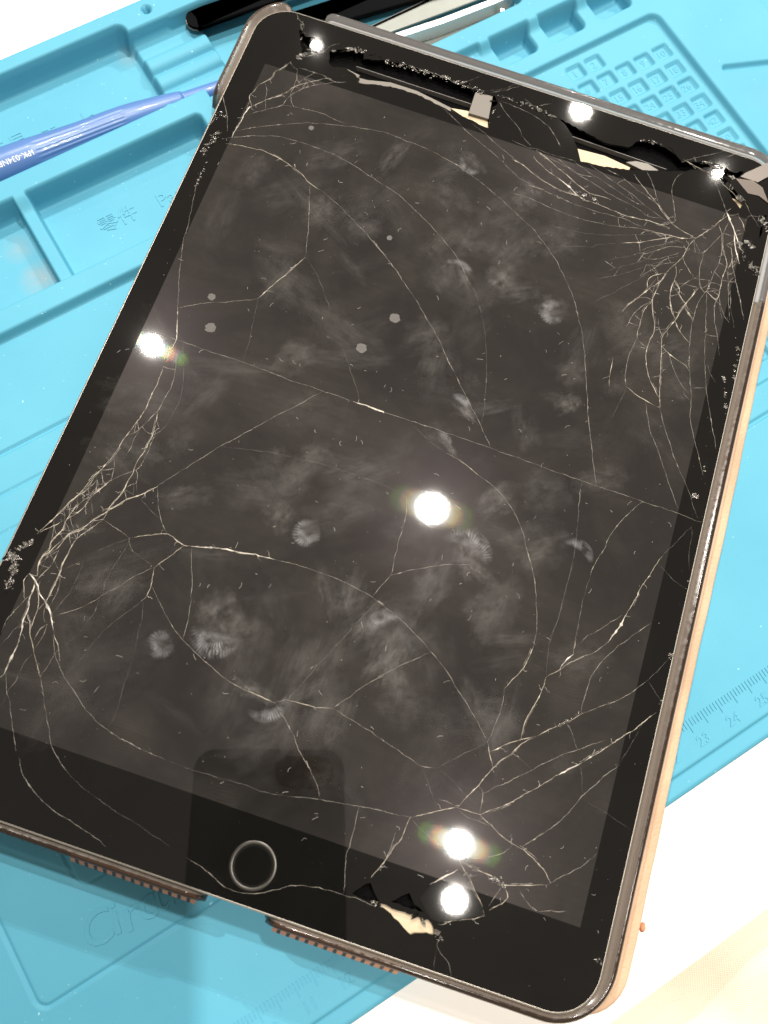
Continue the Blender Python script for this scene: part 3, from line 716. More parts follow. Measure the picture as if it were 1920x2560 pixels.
3;131.2,161.7 131.7,157.3 132.3,153
2;148.9,123.9 147.1,121.2 145.3,118.1 143.7,114.5 142.4,110.8 142.3,108.1 141.3,105.2
3;141.3,105.2 140.5,102 140.4,100
1;140.4,100 140.2,95.8 140.3,90.5 141,83.3 140.8,83.3
2;131.9,124 132.7,118.3 133.7,112.7
1;133.7,112.7 134.6,107.4 135,102.7 135.3,98.3 135.3,93.5 135.4,87 134.7,81.8 134.7,79.5
1;162.7,121.2 160.6,117.8 158.4,113.7 157.1,111
3;157.1,111 156.2,108.7 155,105.1 153.6,100.7 152.8,97.6 151.8,93.8
4;151.8,93.8 151,90.8 150,87.6 148.9,84.6
2;149.7,87.6 148.8,84.7 146.1,81.1 143.6,79.3 141.5,77.3 139,74.5
1;156.2,108.7 158.5,107.6 161.7,105.8 165.1,104.5
2;150.6,92.5 147.3,88.6 143.7,84.6 142.2,82.2
3;140.8,83.3 141,81 141.2,79.1
1;162.6,121.8 163.5,119.1 163.5,115.5 164.6,109.7
1;83.8,124.8 88.9,121.7 95.7,119.3
3;95.7,119.3 99.7,118.5 103.1,117.1 106.4,115.9
2;106.4,115.9 110.6,114.4 115.1,111.5 118.6,108.1 121,104.7 123.2,100.9 125.9,96.3 127.5,93.1 126.8,94.6 128.5,90.1 129.9,85.8 130.8,81.8 131.2,77.7
3;131.2,77.7 130.9,74.4 129.8,70.9 128.2,67.6 127.1,65.5
2;127.1,65.3 127.6,62.6 127.5,59.2 127.3,56.4 127,53.3 126.6,52.2
3;126.6,52.2 127.4,50.8 128.3,48.8 129.6,46.6
2;89.6,103.7 90.8,98.4 91.3,91 91.6,86.6 92,83.4
2;92,83.4 97,86.6 103.2,89.9 110.3,92.7
2;92,83.4 90.6,80.4 89.2,76.6
1;104.5,97.5 107.9,94.9 112.4,90.1
1;90.9,75.7 88.1,70.1 84.6,61.9 81.7,55.4 79.9,50.7 77.7,46.2
3;75.2,44.6 77.7,46.2
3;77.8,46.1 81.4,46.5 85.4,46.8 88.9,47.7
2;88.9,47.7 92.8,53.3 95.7,56.8 98.1,59 96.7,58.1 100.6,62.1 104.4,65.5 107.3,68.2
2;89,47.7 93.3,46.7 98.5,45.5 102.9,44.3 101.8,44.7 106.7,43.3 110.4,42.3 113,41.7 115.3,41.9 116.8,42.4
1;116.8,42.4 120.2,45.8 123.4,48.8 125.5,50.8 126.7,52.1
2;75.2,44.6 78.6,41.9 81.7,39 84.5,36 87.9,32.9 86.8,34.4 90.3,30.7 92.7,27.4
1;140.1,93.3 140.5,87.6 140.8,83.1 141.1,81 141.2,79.3
1;135.4,101.7 135.3,95 135.4,87.7 134.9,81.8 135.1,77.2 135.9,72.9 136.2,71.3
1;131.3,76.8 134.9,77.2
1;131,74.1 135.7,72.7
3;136.2,71.3 139,74.3 141.4,77.1 144,79.4
4;139,74.3 140,77.1 141.3,79
3;136.2,71.3 136,67.4 135,63.4 134.3,59.7 134,57 134.1,54.7
3;127.9,50.1 131.6,53.2 134.2,55 137.4,56.9
3;147.4,66.1 143.8,62.7 140.2,59.4 137.5,56.8
4;134.5,54 133.5,52.5 132.9,51.3
3;137.5,56.8 134.5,54 132.9,51.3 131.1,49.1 129.6,46.5 127.8,42.8 127.4,41.8 125.7,38.5 124,35.4
2;147,65.8 152,69.5 156.9,73.8 160.7,78.9
1;160.7,78.8 163.2,76.5 165.7,74.4
1;160.7,78.8 164.9,86.4
2;146.7,66.1 146.6,70.2 147,74.9 148.5,79.6 152,85.1 155,89.1 158.3,93.2
2;128.7,40.1 132.7,43.6 138.8,49.3 143.2,53.3 148,57.2 154,61.4
2;127.4,41.8 128.9,40.1 129.6,35.6
2;144.1,62.4 148.2,57.2
1;132.7,51.6 138.8,49.3
3;129.6,35.6 134.6,39.4 139.8,44.4 144.5,49.7
4;144.5,49.7 146.8,51.5 149.5,54.3
3;149.5,54.3 153.5,58.6 158.1,63.9 160.6,66.7 164.5,71.9
1;149.6,54.1 151.8,47.6
2;141,31.8 144.8,35.9 148.7,41.1 152.1,47.5 155.7,52.9 158.6,56.9
1;158.6,56.9 160.1,61.9 161.9,67.9
3;124,35.4 127,35.5 129.6,35.6
3;129.6,35.6 132.8,34 136.7,32.2 140.3,31.4 143.6,30.5 147.6,28.3
2;124.5,35 127,34.1 132.8,34
3;114.1,29.9 113.9,27.3 113.4,24.3 112.3,22.1 111.2,18.6 109.5,14.6
2;111.9,25.8 111.7,20.5 111,16.8
2;114.1,29.9 117,28.3 120.5,27 124.3,25.7 127.5,24.8
2;138.7,31.8 137.7,30 133.7,27 127.5,24.8
3;114.1,29.9 119.7,33.1 124,35.4
2;118.2,35.5 121.1,36 124,35.4
1;113.5,41.3 118.2,35.5 119.5,33.6
1;117.3,42.2 121.6,40.7 125.7,38.5 129.1,37.3
1;152.7,46.4 158.8,45.1 164.6,43.4
3;127.4,25 129.5,22.7 131.5,21.2 133.7,18.8 136.1,16.2 136.9,14.9
3;128.3,24.4 131.4,23.8 135.7,23.4 138.9,22.6 142.1,23.4 146.1,24.9 149.2,25.9
2;149.2,26 154.6,31.1 158.3,35.8
3;141.2,31.7 145.7,29.3 147.9,27.9 149.5,26.3
2;140.9,31.6 145.2,36.6
3;138.9,22.6 140.8,20.1 137.4,16.3
2;137.1,17.2 138.4,20.7 139,22.3
2;142.1,23.2 145,21 147.8,19.4
2;147.8,19.4 154.9,21.6
4;128.1,22.4 122.9,17.5
2;131.3,21.9 133.9,23.2
3;127.1,10 131.2,12.1 136.7,14.8
2;128.8,7.8 128,5.9 129.5,4.4 131.7,3.1 133.1,0.6
1;128.1,5.6 128.9,0.6
2;102.1,28.4 102.6,21.9 102.8,17.1 104.6,9.6
2;44.9,235.2 50.8,235.1 56.8,235.1 62.9,234.4 66.9,234.2 72.6,234.7
2;74.5,234.8 78.6,237.7 81.9,240.2
1;62.1,233.5 67.1,236.7 70.1,239.8
1;73,234.9 78.5,238.2 82.6,243
2;84.8,236.5 88.3,234.9 90.8,236.5 92.8,237.9
2;77.5,233 83,232.7 88.1,231.8 93,230.1 96.6,227.4 99.5,223.8
2;77.5,233 80.3,229.9 83.5,227.5 86,225.6 87.6,223.2
2;87.6,223.2 91.2,220.6 92.7,220.3
2;10,241.1 11.9,238.7 13.6,237.5 13.9,235.1
2;16.7,225.4 19,227.2 22.4,230.1 23.9,232.9 26.1,235.1
2;135.5,232.1 139.6,235.4 145.1,239.3 148.1,241.7
2;147.3,238.4 150.2,240.7 151.2,242.9
2;0.1,204.5 3.9,198.4 6.1,192.9
2;-0.2,197.9 0.3,200.4 0.1,203.3
2;0.3,191.7 1,194.9 1.2,197.9'''.strip().splitlines():
    lv, rest = ln.split(';'); CR.append((int(lv), [tuple(float(c) for c in q.split(',')) for q in rest.split()]))

def plate(name, outer, holes, z0, z1, mat, parent, tilt=None):
    vv, ee = [], []
    for lp in [outer]+holes:
        b0 = len(vv); vv += [Vector(p) for p in lp]; ee += [(b0+k, b0+(k+1) % len(lp)) for k in range(len(lp))]
    rv, re, rf, *_ = delaunay_2d_cdt(vv, ee, [], 0, 1e-5)
    tris = []
    for f in rf:
        c = (sum(rv[i].x for i in f)/3, sum(rv[i].y for i in f)/3)
        if inside(c, outer) and not any(inside(c, h) for h in holes): tris.append(tuple(f))
    n = len(rv)
    V = [(p.x, p.y, z1) for p in rv]+[(p.x, p.y, z0) for p in rv]
    F = list(tris)+[tuple(n+i for i in reversed(f)) for f in tris]
    cnt = {}
    for f in tris:
        for a, b in ((f[0], f[1]), (f[1], f[2]), (f[2], f[0])): cnt[(a, b)] = 1
    for a, b in cnt:
        if (b, a) not in cnt: F.append((b, a, n+a, n+b))
    return mesh_obj(name, V, F, mat, parent)

def jag(poly, amp=0.22, step=0.9):
    out = []
    for a, b in zip(poly, poly[1:]+poly[:1]):
        d = math.hypot(b[0]-a[0], b[1]-a[1]); m_ = max(1, int(d/step)); nx_, ny_ = -(b[1]-a[1])/max(d, 1e-6), (b[0]-a[0])/max(d, 1e-6)
        for k in range(m_):
            o_ = random.uniform(-amp, amp) if k else 0.0; u = (k+(random.uniform(-0.3, 0.3) if k else 0))/m_
            out.append((a[0]+(b[0]-a[0])*u+nx_*o_, a[1]+(b[1]-a[1])*u+ny_*o_))
    return out
TILT = [(123.2, 17.7), (128.1, 22.4), (130.9, 21.4), (133.7, 18.8), (136.1, 16.2), (136.3, 14.9), (131.2, 12.3), (127.1, 10.5), (125.0, 10.7), (123.3, 12.1), (121.4, 13.9)]                                       # loose piece near the lower edge, tipped a little out of the plane
hl = [ccw(jag(h)) for h in HOLES.values()]+[ccw(TILT)]
glass = plate('cover_glass', outline(0.52), hl, -0.75, 0.0, M_GLASS, T)
tag(glass, 'black bordered glass front crossed by webs of cracks, with pieces missing')
# tipped piece: mirror normal halfway between camera and the near ceiling lamp
Pc = Vector((sum(p[0] for p in TILT)/len(TILT), sum(p[1] for p in TILT)/len(TILT), 0))
spot = Vector((129.26, 16.04, 0))
nrm = ((to_tab(CAM)-spot).normalized()+(to_tab((366, -207, 1750))-spot).normalized()).normalized()
V, F = [], []
tp = ccw(TILT); n = len(tp)
cenx, ceny = Pc.x, Pc.y
tp2 = [(cenx+(x-cenx)*0.997, ceny+(y-ceny)*0.997) for x, y in tp]
for dz in (0.05, -0.7):
    V += [(x, y, dz-(nrm.x*(x-cenx)+nrm.y*(y-ceny))/nrm.z) for x, y in tp2]
F = [tuple(range(n)), tuple(reversed(range(n, 2*n)))]+[(k, n+k, n+(k+1) % n, (k+1) % n) for k in range(n)]
mesh_obj('glass_shard', V, F, M_GLASS, T)

def flat(name, pts, z0, z1, mat, parent=T):
    V, F = prism(ccw(pts), z0, z1); return fix_normals(mesh_obj(name, V, F, mat, parent))
flat('adhesive_strip', PIECES['cream1'], -2.6, -1.25, M_CREAM)
flat('adhesive_strip', PIECES['cream2'], -2.6, -1.25, M_CREAM)
flat('adhesive_strip', PIECES['hole_bottom_in'], -2.6, -1.2, M_CREAM)
flat('adhesive_strip', PIECES['cream3'], -2.6, -1.2, M_CREAM)
flat('foil_strip', PIECES['grey1'], -2.6, -1.15, M_GREYTAPE)
flat('foil_strip', PIECES['grey2'], -2.6, -1.2, M_GREYTAPE)
flat('metal_clip', PIECES['clip'], -2.4, -0.2, M_CLIP)
for a, b in (PIECES['wire1'], PIECES['wire2']):
    flat('panel_edge', [(a[0], a[1]-0.05), (b[0], b[1]-0.05), (b[0], b[1]+0.05), (a[0], a[1]+0.05)], -3.0, -1.3, M_STEEL)
for k in ('camwin_left', 'camwin_right'):
    flat('camera_window', PIECES[k], -1.2, -0.12, M_WIN)
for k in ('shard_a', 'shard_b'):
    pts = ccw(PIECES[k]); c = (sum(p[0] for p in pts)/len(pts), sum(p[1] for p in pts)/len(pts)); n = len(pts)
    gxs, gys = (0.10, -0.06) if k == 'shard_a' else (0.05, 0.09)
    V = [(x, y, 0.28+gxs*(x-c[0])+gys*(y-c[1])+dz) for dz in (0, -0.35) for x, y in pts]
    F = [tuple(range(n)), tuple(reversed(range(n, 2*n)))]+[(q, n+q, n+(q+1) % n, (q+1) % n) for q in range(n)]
    tag(mesh_obj('loose_shard', V, F, M_WARMREFL, T), 'loose shard of glass at the crushed corner, its warm reflection painted brown')
# home button
HB = (83.1, 8.9)
def circ(r, z, n=48): return [(HB[0]+r*math.cos(2*math.pi*k/n), HB[1]+r*math.sin(2*math.pi*k/n), z) for k in range(n)]
hb = empty('home_button', None, None)
bpy.data.objects.remove(hb)
V, F = loft([circ(4.75, 0.03), circ(3.8, -0.02), circ(2.4, -0.06), circ(0.9, -0.08)], True, False, False); F.append(tuple(range(3*48, 4*48)))
M_BTN = simple('button_glass', (0.006, 0.0055, 0.005), 0.12, spec=0.4)
btn = fix_normals(mesh_obj('home_button', V, F, M_BTN, T, True))
V, F = loft([circ(4.55, -0.01), circ(4.75, 0.06), circ(5.1, 0.09), circ(5.4, 0.0)])
rg = fix_normals(mesh_obj('ring', V, F, M_RING, btn, True))

# ------------------------------------------------------------------ cracks: fine raised ridges along each fracture
CM = {1: crack_mat('crack_hairline', 0.40, (0.34, 0.32, 0.29)), 2: crack_mat('crack_fine', 0.75, (0.42, 0.385, 0.335)),
      3: crack_mat('crack_open', 1.0, (0.52, 0.465, 0.375)), 4: crack_mat('crack_wide', 1.0, (0.66, 0.61, 0.53))}
HWID = {1: 0.032, 2: 0.038, 3: 0.056, 4: 0.11}
hair_v, hair_f = [], []
def hairline(P, nm, i0, i1, off, w0):
    b0 = len(hair_v)
    for k in range(i0, i1):
        c = P[k]+nm[k]*(off+rng.normal(0, 0.03)); q = nm[k]*w0*rng.uniform(0.4, 1.5)
        hair_v.extend([(c[0]+q[0], c[1]+q[1], 0.006), (c[0]-q[0], c[1]-q[1], 0.014)])
        if k > i0: a = len(hair_v)-4; hair_f.append((a, a+1, a+3, a+2))
for lv, pts in CR:
    sm = catmull(pts, 0.55)
    if len(sm) < 2: continue
    P = np.array(sm); n = len(P)
    tg = np.gradient(P, axis=0); tg /= np.maximum(np.linalg.norm(tg, axis=1, keepdims=True), 1e-9)
    nm = np.stack([-tg[:, 1], tg[:, 0]], 1)
    jit = rng.normal(0, 0.035, n); jit[0] = jit[-1] = 0
    kn = np.arange(0, n+3, 3); wander = np.interp(np.arange(n), kn, rng.normal(0, 0.085, len(kn))); wander[0] = wander[-1] = 0
    P = P+nm*(jit+wander)[:, None]
    wob = np.convolve(rng.uniform(0.25, 1.9, n+4), np.ones(3)/3, 'same')[2:n+2]
    spark = rng.random(n) < (0.035 if lv > 1 else 0.01)
    w = HWID[lv]*wob*np.where(spark, 2.4, 1.0)
    fade = np.clip(np.minimum(np.arange(n), np.arange(n)[::-1])/3.0, 0.35, 1); w = w*fade
    V = []
    for k in range(n):
        l, r_ = P[k]+nm[k]*w[k], P[k]-nm[k]*w[k]
        V += [(l[0], l[1], 0.004), (P[k][0]+rng.normal(0, 0.02), P[k][1], 0.02+0.35*w[k]), (r_[0], r_[1], 0.004)]
    F = []
    for k in range(n-1):
        a = 3*k; F += [(a, a+3, a+4, a+1), (a+1, a+4, a+5, a+2)]
    mesh_obj('crack', V, F, CM[lv], glass)
    if lv >= 3 and n > 8:                                  # splinters: broken lines beside the open cracks, short spurs off them
        for _ in range(n//22):
            i0 = int(rng.integers(0, n-6)); hairline(P, nm, i0, min(n, i0+int(rng.integers(5, 16))), rng.choice((-1, 1))*rng.uniform(0.14, 0.42), 0.028)
        for _ in range(n//12):
            k = int(rng.integers(1, n-1)); sg = rng.choice((-1, 1)); dirv = nm[k]*sg+tg[k]*rng.uniform(-1.3, 1.3); dirv /= np.linalg.norm(dirv)
            L_ = rng.uniform(0.6, 2.6); m_ = 6
            Q = np.array([P[k]+dirv*L_*q/m_+np.array((-dirv[1], dirv[0]))*0.25*L_*math.sin(q/m_*2)*rng.uniform(-0.3, 0.6) for q in range(m_)])
            N2 = np.tile(np.array((-dirv[1], dirv[0])), (m_, 1)); hairline(Q, N2, 0, m_, 0, 0.035)
# cross links between neighbouring cracks where the glass is crazed into small facets
def links(x0, x1, y0, y1, cnt_, dmin, dmax):
    pts_ = [(i_, p) for i_, (lv, ps) in enumerate(CR) for p in catmull(ps, 1.6) if x0 < p[0] < x1 and y0 < p[1] < y1]
    made = 0
    for _ in range(4000):
        if made >= cnt_ or len(pts_) < 2: break
        (ia, a), (ib, b) = pts_[int(rng.integers(len(pts_)))], pts_[int(rng.integers(len(pts_)))]
        d_ = np.linalg.norm(a-b)
        if ia == ib or not dmin < d_ < dmax: continue
        m_ = max(3, int(d_/0.6)); dv_ = (b-a)/d_; nn_ = np.array((-dv_[1], dv_[0])); bow = rng.uniform(-0.12, 0.12)*d_
        Q = np.array([a+(b-a)*q/(m_-1)+nn_*bow*math.sin(math.pi*q/(m_-1)) for q in range(m_)])
        hairline(Q, np.tile(nn_, (m_, 1)), 0, m_, 0, 0.03); made += 1
links(118, 160, 170, 224, 75, 1.2, 4.5); links(0, 34, 52, 120, 60, 1.0, 3.6); links(4, 34, 196, 226, 18, 1.0, 4.0)
hc = mesh_obj('hairline_cracks', hair_v, hair_f, CM[2], glass); hc['kind'] = 'stuff'
# crushed glass along the worst edges: small chips, each heap one piece of loose stuff
HEAPS = [((40.9, 233.6), (57.8, 234.9), 0.5, 120), ((57.8, 234.9), (72.8, 234.1), 0.5, 90), ((76.6, 234.5), (89.3, 234.7), 0.35, 50), ((88.3, 234.9), (94.6, 233.1), 0.4, 40), ((29.0, 233.8), (33.8, 235.1), 0.5, 40), ((16.2, 225.4), (18.2, 228.1), 0.5, 40), ((11.9, 238.7), (15.0, 234.3), 0.3, 25), ((3.8, 191.4), (2.4, 182.9), 0.55, 90), ((4.6, 180.9), (4.6, 172.6), 0.3, 30), ((0.2, 196.9), (4.3, 197.4), 0.6, 30), ((0.8, 57.9), (2.6, 57.6), 0.5, 60), ((3.2, 59.6), (5.2, 62.6), 0.3, 50), ((3.1, 57.2), (4.5, 53.7), 0.4, 70), ((3.9, 53.2), (4.5, 49.4), 0.5, 50), ((121.7, 235.2), (129.9, 235.7), 0.3, 40), ((141.3, 234.6), (144.1, 234.8), 0.4, 30), ((154.4, 226.6), (156.2, 225.5), 0.4, 30), ((149.9, 232.5), (151.8, 232.3), 0.4, 25), ((161.9, 222.0), (164.7, 218.0), 0.5, 50), ((160.0, 212.4), (161.9, 210.8), 0.5, 40), ((162.2, 205.4), (165.7, 202.5), 0.7, 80), ((158.0, 210.2), (160.7, 205.4), 0.4, 50), ((162.3, 166.7), (165.8, 152.9), 0.2, 50), ((164.0, 177.3), (166.1, 169.9), 0.25, 40), ((164.5, 171.7), (165.6, 164.5), 0.3, 30), ((162.6, 137.8), (162.7, 139.8), 0.3, 12), ((160.7, 129.7), (162.4, 130.3), 0.2, 12), ((165.4, 104.8), (165.6, 106.8), 0.3, 30), ((164.6, 86.0), (165.8, 88.1), 0.3, 20), ((165.0, 74.5), (165.7, 74.1), 0.3, 12), ((136.1, 23.4), (139.4, 22.4), 0.35, 40), ((129.0, 24.6), (132.2, 23.9), 0.35, 40), ((126.5, 10.8), (129.3, 11.3), 0.3, 20), ((126.8, 8.5), (128.6, 7.4), 0.3, 25), ((164.2, 14.0), (165.5, 13.4), 0.3, 25), ((130.1, 22.2), (131.6, 20.9), 0.3, 30), ((108.2, 210.0), (114.9, 209.7), 0.6, 30), ((142.5, 61.3), (146.7, 66.1), 0.25, 30), ((12.6, 81.1), (12.9, 75.6), 0.5, 30)]
V, F = [], []
for (x0, y0), (x1, y1), wd_, cnt_ in HEAPS:
    for _ in range(int(cnt_*0.75)):
        t = random.random(); s = min(1.1, 0.08+random.expovariate(4.5))
        cx, cy = x0+(x1-x0)*t+random.gauss(0, wd_), y0+(y1-y0)*t+random.gauss(0, wd_)
        if not (0.9 < cx < TW-0.9 and 0.9 < cy < TH-0.9): continue
        b0 = len(V); a0 = random.random()*6.28; m_ = random.choice((3, 4, 4, 5)); zt = random.uniform(0.02, 0.16)
        sx = random.uniform(-0.25, 0.25); sy = random.uniform(-0.25, 0.25)
        for q in range(m_):
            a = a0+q*6.283/m_+random.uniform(-0.4, 0.4); rr = s*random.uniform(0.5, 1.2)
            dx, dy = rr*math.cos(a), rr*math.sin(a)*0.7; V.append((cx+dx, cy+dy, max(0.006, zt+sx*dx+sy*dy)))
        F.append(tuple(range(b0, b0+m_)))
ch = mesh_obj('glass_crumbs', V, F, M_CHIP, T); ch['kind'] = 'stuff'
# splinters leaning over the edges of the holes
for x, y, L_, w_, ang in [(36.7, 234.8, 2.13, 0.74, 0.41), (33.6, 234.5, 1.32, 1.0, 2.95), (46.5, 235.3, 1.13, 0.74, 5.45), (41.8, 234.5, 0.94, 0.83, 3.71), (39.0, 235.2, 1.84, 0.8, 5.52), (45.4, 235.0, 2.56, 0.61, 5.88), (48.0, 235.4, 1.28, 0.98, 2.74), (64.1, 235.1, 1.65, 0.55, 3.67), (63.7, 234.3, 2.84, 0.9, 6.22), (65.6, 235.2, 2.92, 0.93, 3.57), (66.4, 235.2, 2.06, 0.5, 0.4), (69.6, 234.3, 2.56, 0.59, 0.95), (56.6, 234.2, 0.9, 0.73, 0.28), (65.9, 235.2, 2.96, 0.65, 6.27), (57.4, 235.3, 0.87, 0.44, 2.56), (63.9, 234.7, 2.71, 0.52, 6.02), (79.2, 227.1, 1.94, 0.75, 3.74), (77.2, 228.3, 1.92, 0.6, 4.52), (76.0, 232.1, 1.95, 0.68, 0.07), (77.1, 229.9, 2.15, 0.74, 0.38), (77.6, 228.7, 1.58, 0.79, 4.63), (80.5, 234.6, 2.92, 0.48, 2.87), (89.8, 233.8, 1.49, 0.56, 3.74), (84.3, 234.5, 0.86, 0.7, 4.62), (85.1, 234.7, 1.33, 0.43, 2.73), (92.1, 233.6, 1.53, 0.88, 2.75), (94.8, 233.5, 2.23, 0.92, 2.83), (83.9, 234.4, 1.22, 0.86, 5.27), (82.7, 234.8, 2.21, 0.86, 2.17), (125.6, 236.1, 1.4, 0.54, 2.62), (131.1, 235.7, 1.14, 0.3, 5.92), (142.0, 234.9, 2.89, 0.95, 1.39), (139.1, 234.5, 1.94, 0.5, 2.14), (128.4, 235.5, 1.43, 0.87, 0.28), (141.8, 234.0, 2.77, 0.93, 3.62), (123.4, 235.2, 1.46, 0.76, 3.3), (132.3, 235.0, 1.55, 0.48, 5.41), (148.7, 233.9, 1.23, 0.67, 5.13), (146.0, 233.8, 2.57, 0.88, 0.05), (150.2, 234.1, 1.4, 0.49, 3.31), (147.4, 234.5, 0.8, 0.34, 0.8), (146.3, 235.2, 2.68, 0.36, 3.15), (147.0, 234.8, 2.22, 0.71, 2.27), (150.6, 230.6, 2.02, 0.8, 2.39), (150.1, 231.4, 2.13, 0.85, 2.39), (154.6, 226.2, 1.62, 0.65, 4.41), (152.1, 228.5, 1.34, 0.68, 4.37), (149.4, 231.4, 2.74, 0.96, 2.35), (155.6, 225.6, 1.82, 0.39, 5.11), (164.3, 217.9, 2.27, 0.81, 3.54), (162.2, 221.4, 1.12, 0.84, 0.28), (162.9, 222.0, 1.19, 0.32, 5.28), (162.6, 220.8, 2.64, 0.97, 3.64), (164.9, 217.8, 1.92, 0.8, 0.67), (164.1, 217.8, 1.51, 0.69, 5.2), (162.7, 221.0, 2.16, 0.83, 2.47), (163.1, 204.6, 1.72, 0.36, 3.14), (165.3, 202.7, 1.15, 0.78, 4.75), (164.2, 203.4, 2.21, 0.93, 0.94), (162.3, 204.4, 1.94, 0.61, 4.51), (162.7, 205.3, 2.09, 0.52, 1.46), (165.0, 203.2, 2.35, 0.59, 5.36), (164.3, 203.9, 0.85, 0.64, 2.4), (162.4, 205.3, 2.5, 0.4, 6.22), (2.6, 186.6, 2.64, 0.88, 3.5), (2.9, 186.2, 1.68, 0.81, 6.03), (3.0, 187.1, 2.38, 0.77, 6.02), (3.6, 190.4, 1.37, 0.43, 4.43), (3.8, 190.0, 2.7, 0.52, 2.66), (3.6, 189.2, 2.63, 0.5, 2.24), (3.2, 187.8, 1.54, 0.61, 3.05), (0.7, 56.5, 1.66, 0.68, 0.75), (1.7, 56.5, 2.75, 0.94, 0.61), (3.8, 54.4, 2.47, 0.51, 4.24), (3.3, 54.8, 2.46, 0.97, 4.23), (3.2, 55.9, 1.57, 0.8, 4.26), (3.1, 56.0, 2.19, 0.43, 5.59), (3.9, 55.7, 1.11, 0.53, 4.52), (2.5, 55.1, 1.81, 0.52, 1.11), (4.2, 48.8, 1.99, 0.82, 2.26), (4.0, 50.5, 0.89, 0.65, 1.55), (5.2, 51.7, 1.69, 0.68, 4.85), (4.9, 50.1, 1.4, 0.37, 0.71), (112.1, 9.8, 1.22, 0.59, 4.67), (112.3, 9.6, 1.12, 0.58, 1.22), (110.1, 10.0, 1.35, 0.85, 0.19), (113.0, 9.5, 1.64, 0.69, 3.66), (111.6, 10.0, 1.46, 0.9, 3.04), (121.9, 10.3, 2.5, 0.76, 3.09), (120.8, 10.6, 1.97, 0.33, 3.14), (121.8, 10.4, 2.91, 0.92, 0.85), (123.7, 9.9, 1.59, 0.46, 0.49), (121.6, 10.2, 2.72, 0.79, 0.84), (123.8, 9.4, 2.38, 0.82, 2.16), (18.3, 229.2, 1.76, 0.83, 3.05), (14.1, 234.1, 1.24, 0.41, 3.12), (16.6, 230.1, 2.23, 0.51, 2.92), (17.1, 230.0, 2.78, 0.8, 2.3), (14.8, 232.3, 1.29, 0.3, 1.31), (32.4, 234.2, 1.23, 0.45, 1.07), (28.4, 232.7, 1.04, 0.42, 3.08), (25.4, 231.6, 1.7, 0.79, 0.32), (28.3, 232.7, 2.92, 0.45, 0.59), (29.4, 233.3, 1.56, 0.39, 0.33), (31.4, 234.4, 1.82, 0.95, 1.89)]:
    c_, s_ = math.cos(ang), math.sin(ang)
    q = [(-L_/2, -w_*0.2), (-L_*0.1, -w_/2), (L_/2, 0.05), (0.1*L_, w_/2)]
    tx, ty_ = random.uniform(-0.10, 0.10), random.uniform(-0.10, 0.10)
    V = [(x+a*c_-b*s_, y+a*s_+b*c_, 0.12+tx*a+ty_*b+dz) for dz in (0, -0.3) for a, b in q]
    F = [(0, 1, 2, 3), (7, 6, 5, 4)]+[(k, 4+k, 4+(k+1) % 4, (k+1) % 4) for k in range(4)]
    fix_normals(mesh_obj('glass_splinter', V, F, random.choice((M_GLASS, M_GLASS, M_CHIP)), T))
# dried drops
M_SPOT = simple('dried_drop', (0.060, 0.055, 0.050), 0.6, noise=0.5, nscale=1500)
for x, y, r in [(24.7, 132.2, 1.45), (21.6, 141.0, 1.05), (70.6, 152.3, 1.45), (64.9, 140.5, 1.45), (61.4, 175.9, 0.79), (28.4, 202.9, 0.79)]:
    n = 14; pts = [(x+r*(1+0.12*math.sin(3*k+x))*math.cos(2*math.pi*k/n), y+r*(1+0.1*math.cos(2*k+y))*math.sin(2*math.pi*k/n)) for k in range(n)]
    V = [(a, b, 0.012) for a, b in pts]; mesh_obj('dried_drop', V, [tuple(range(n))], M_SPOT, glass)
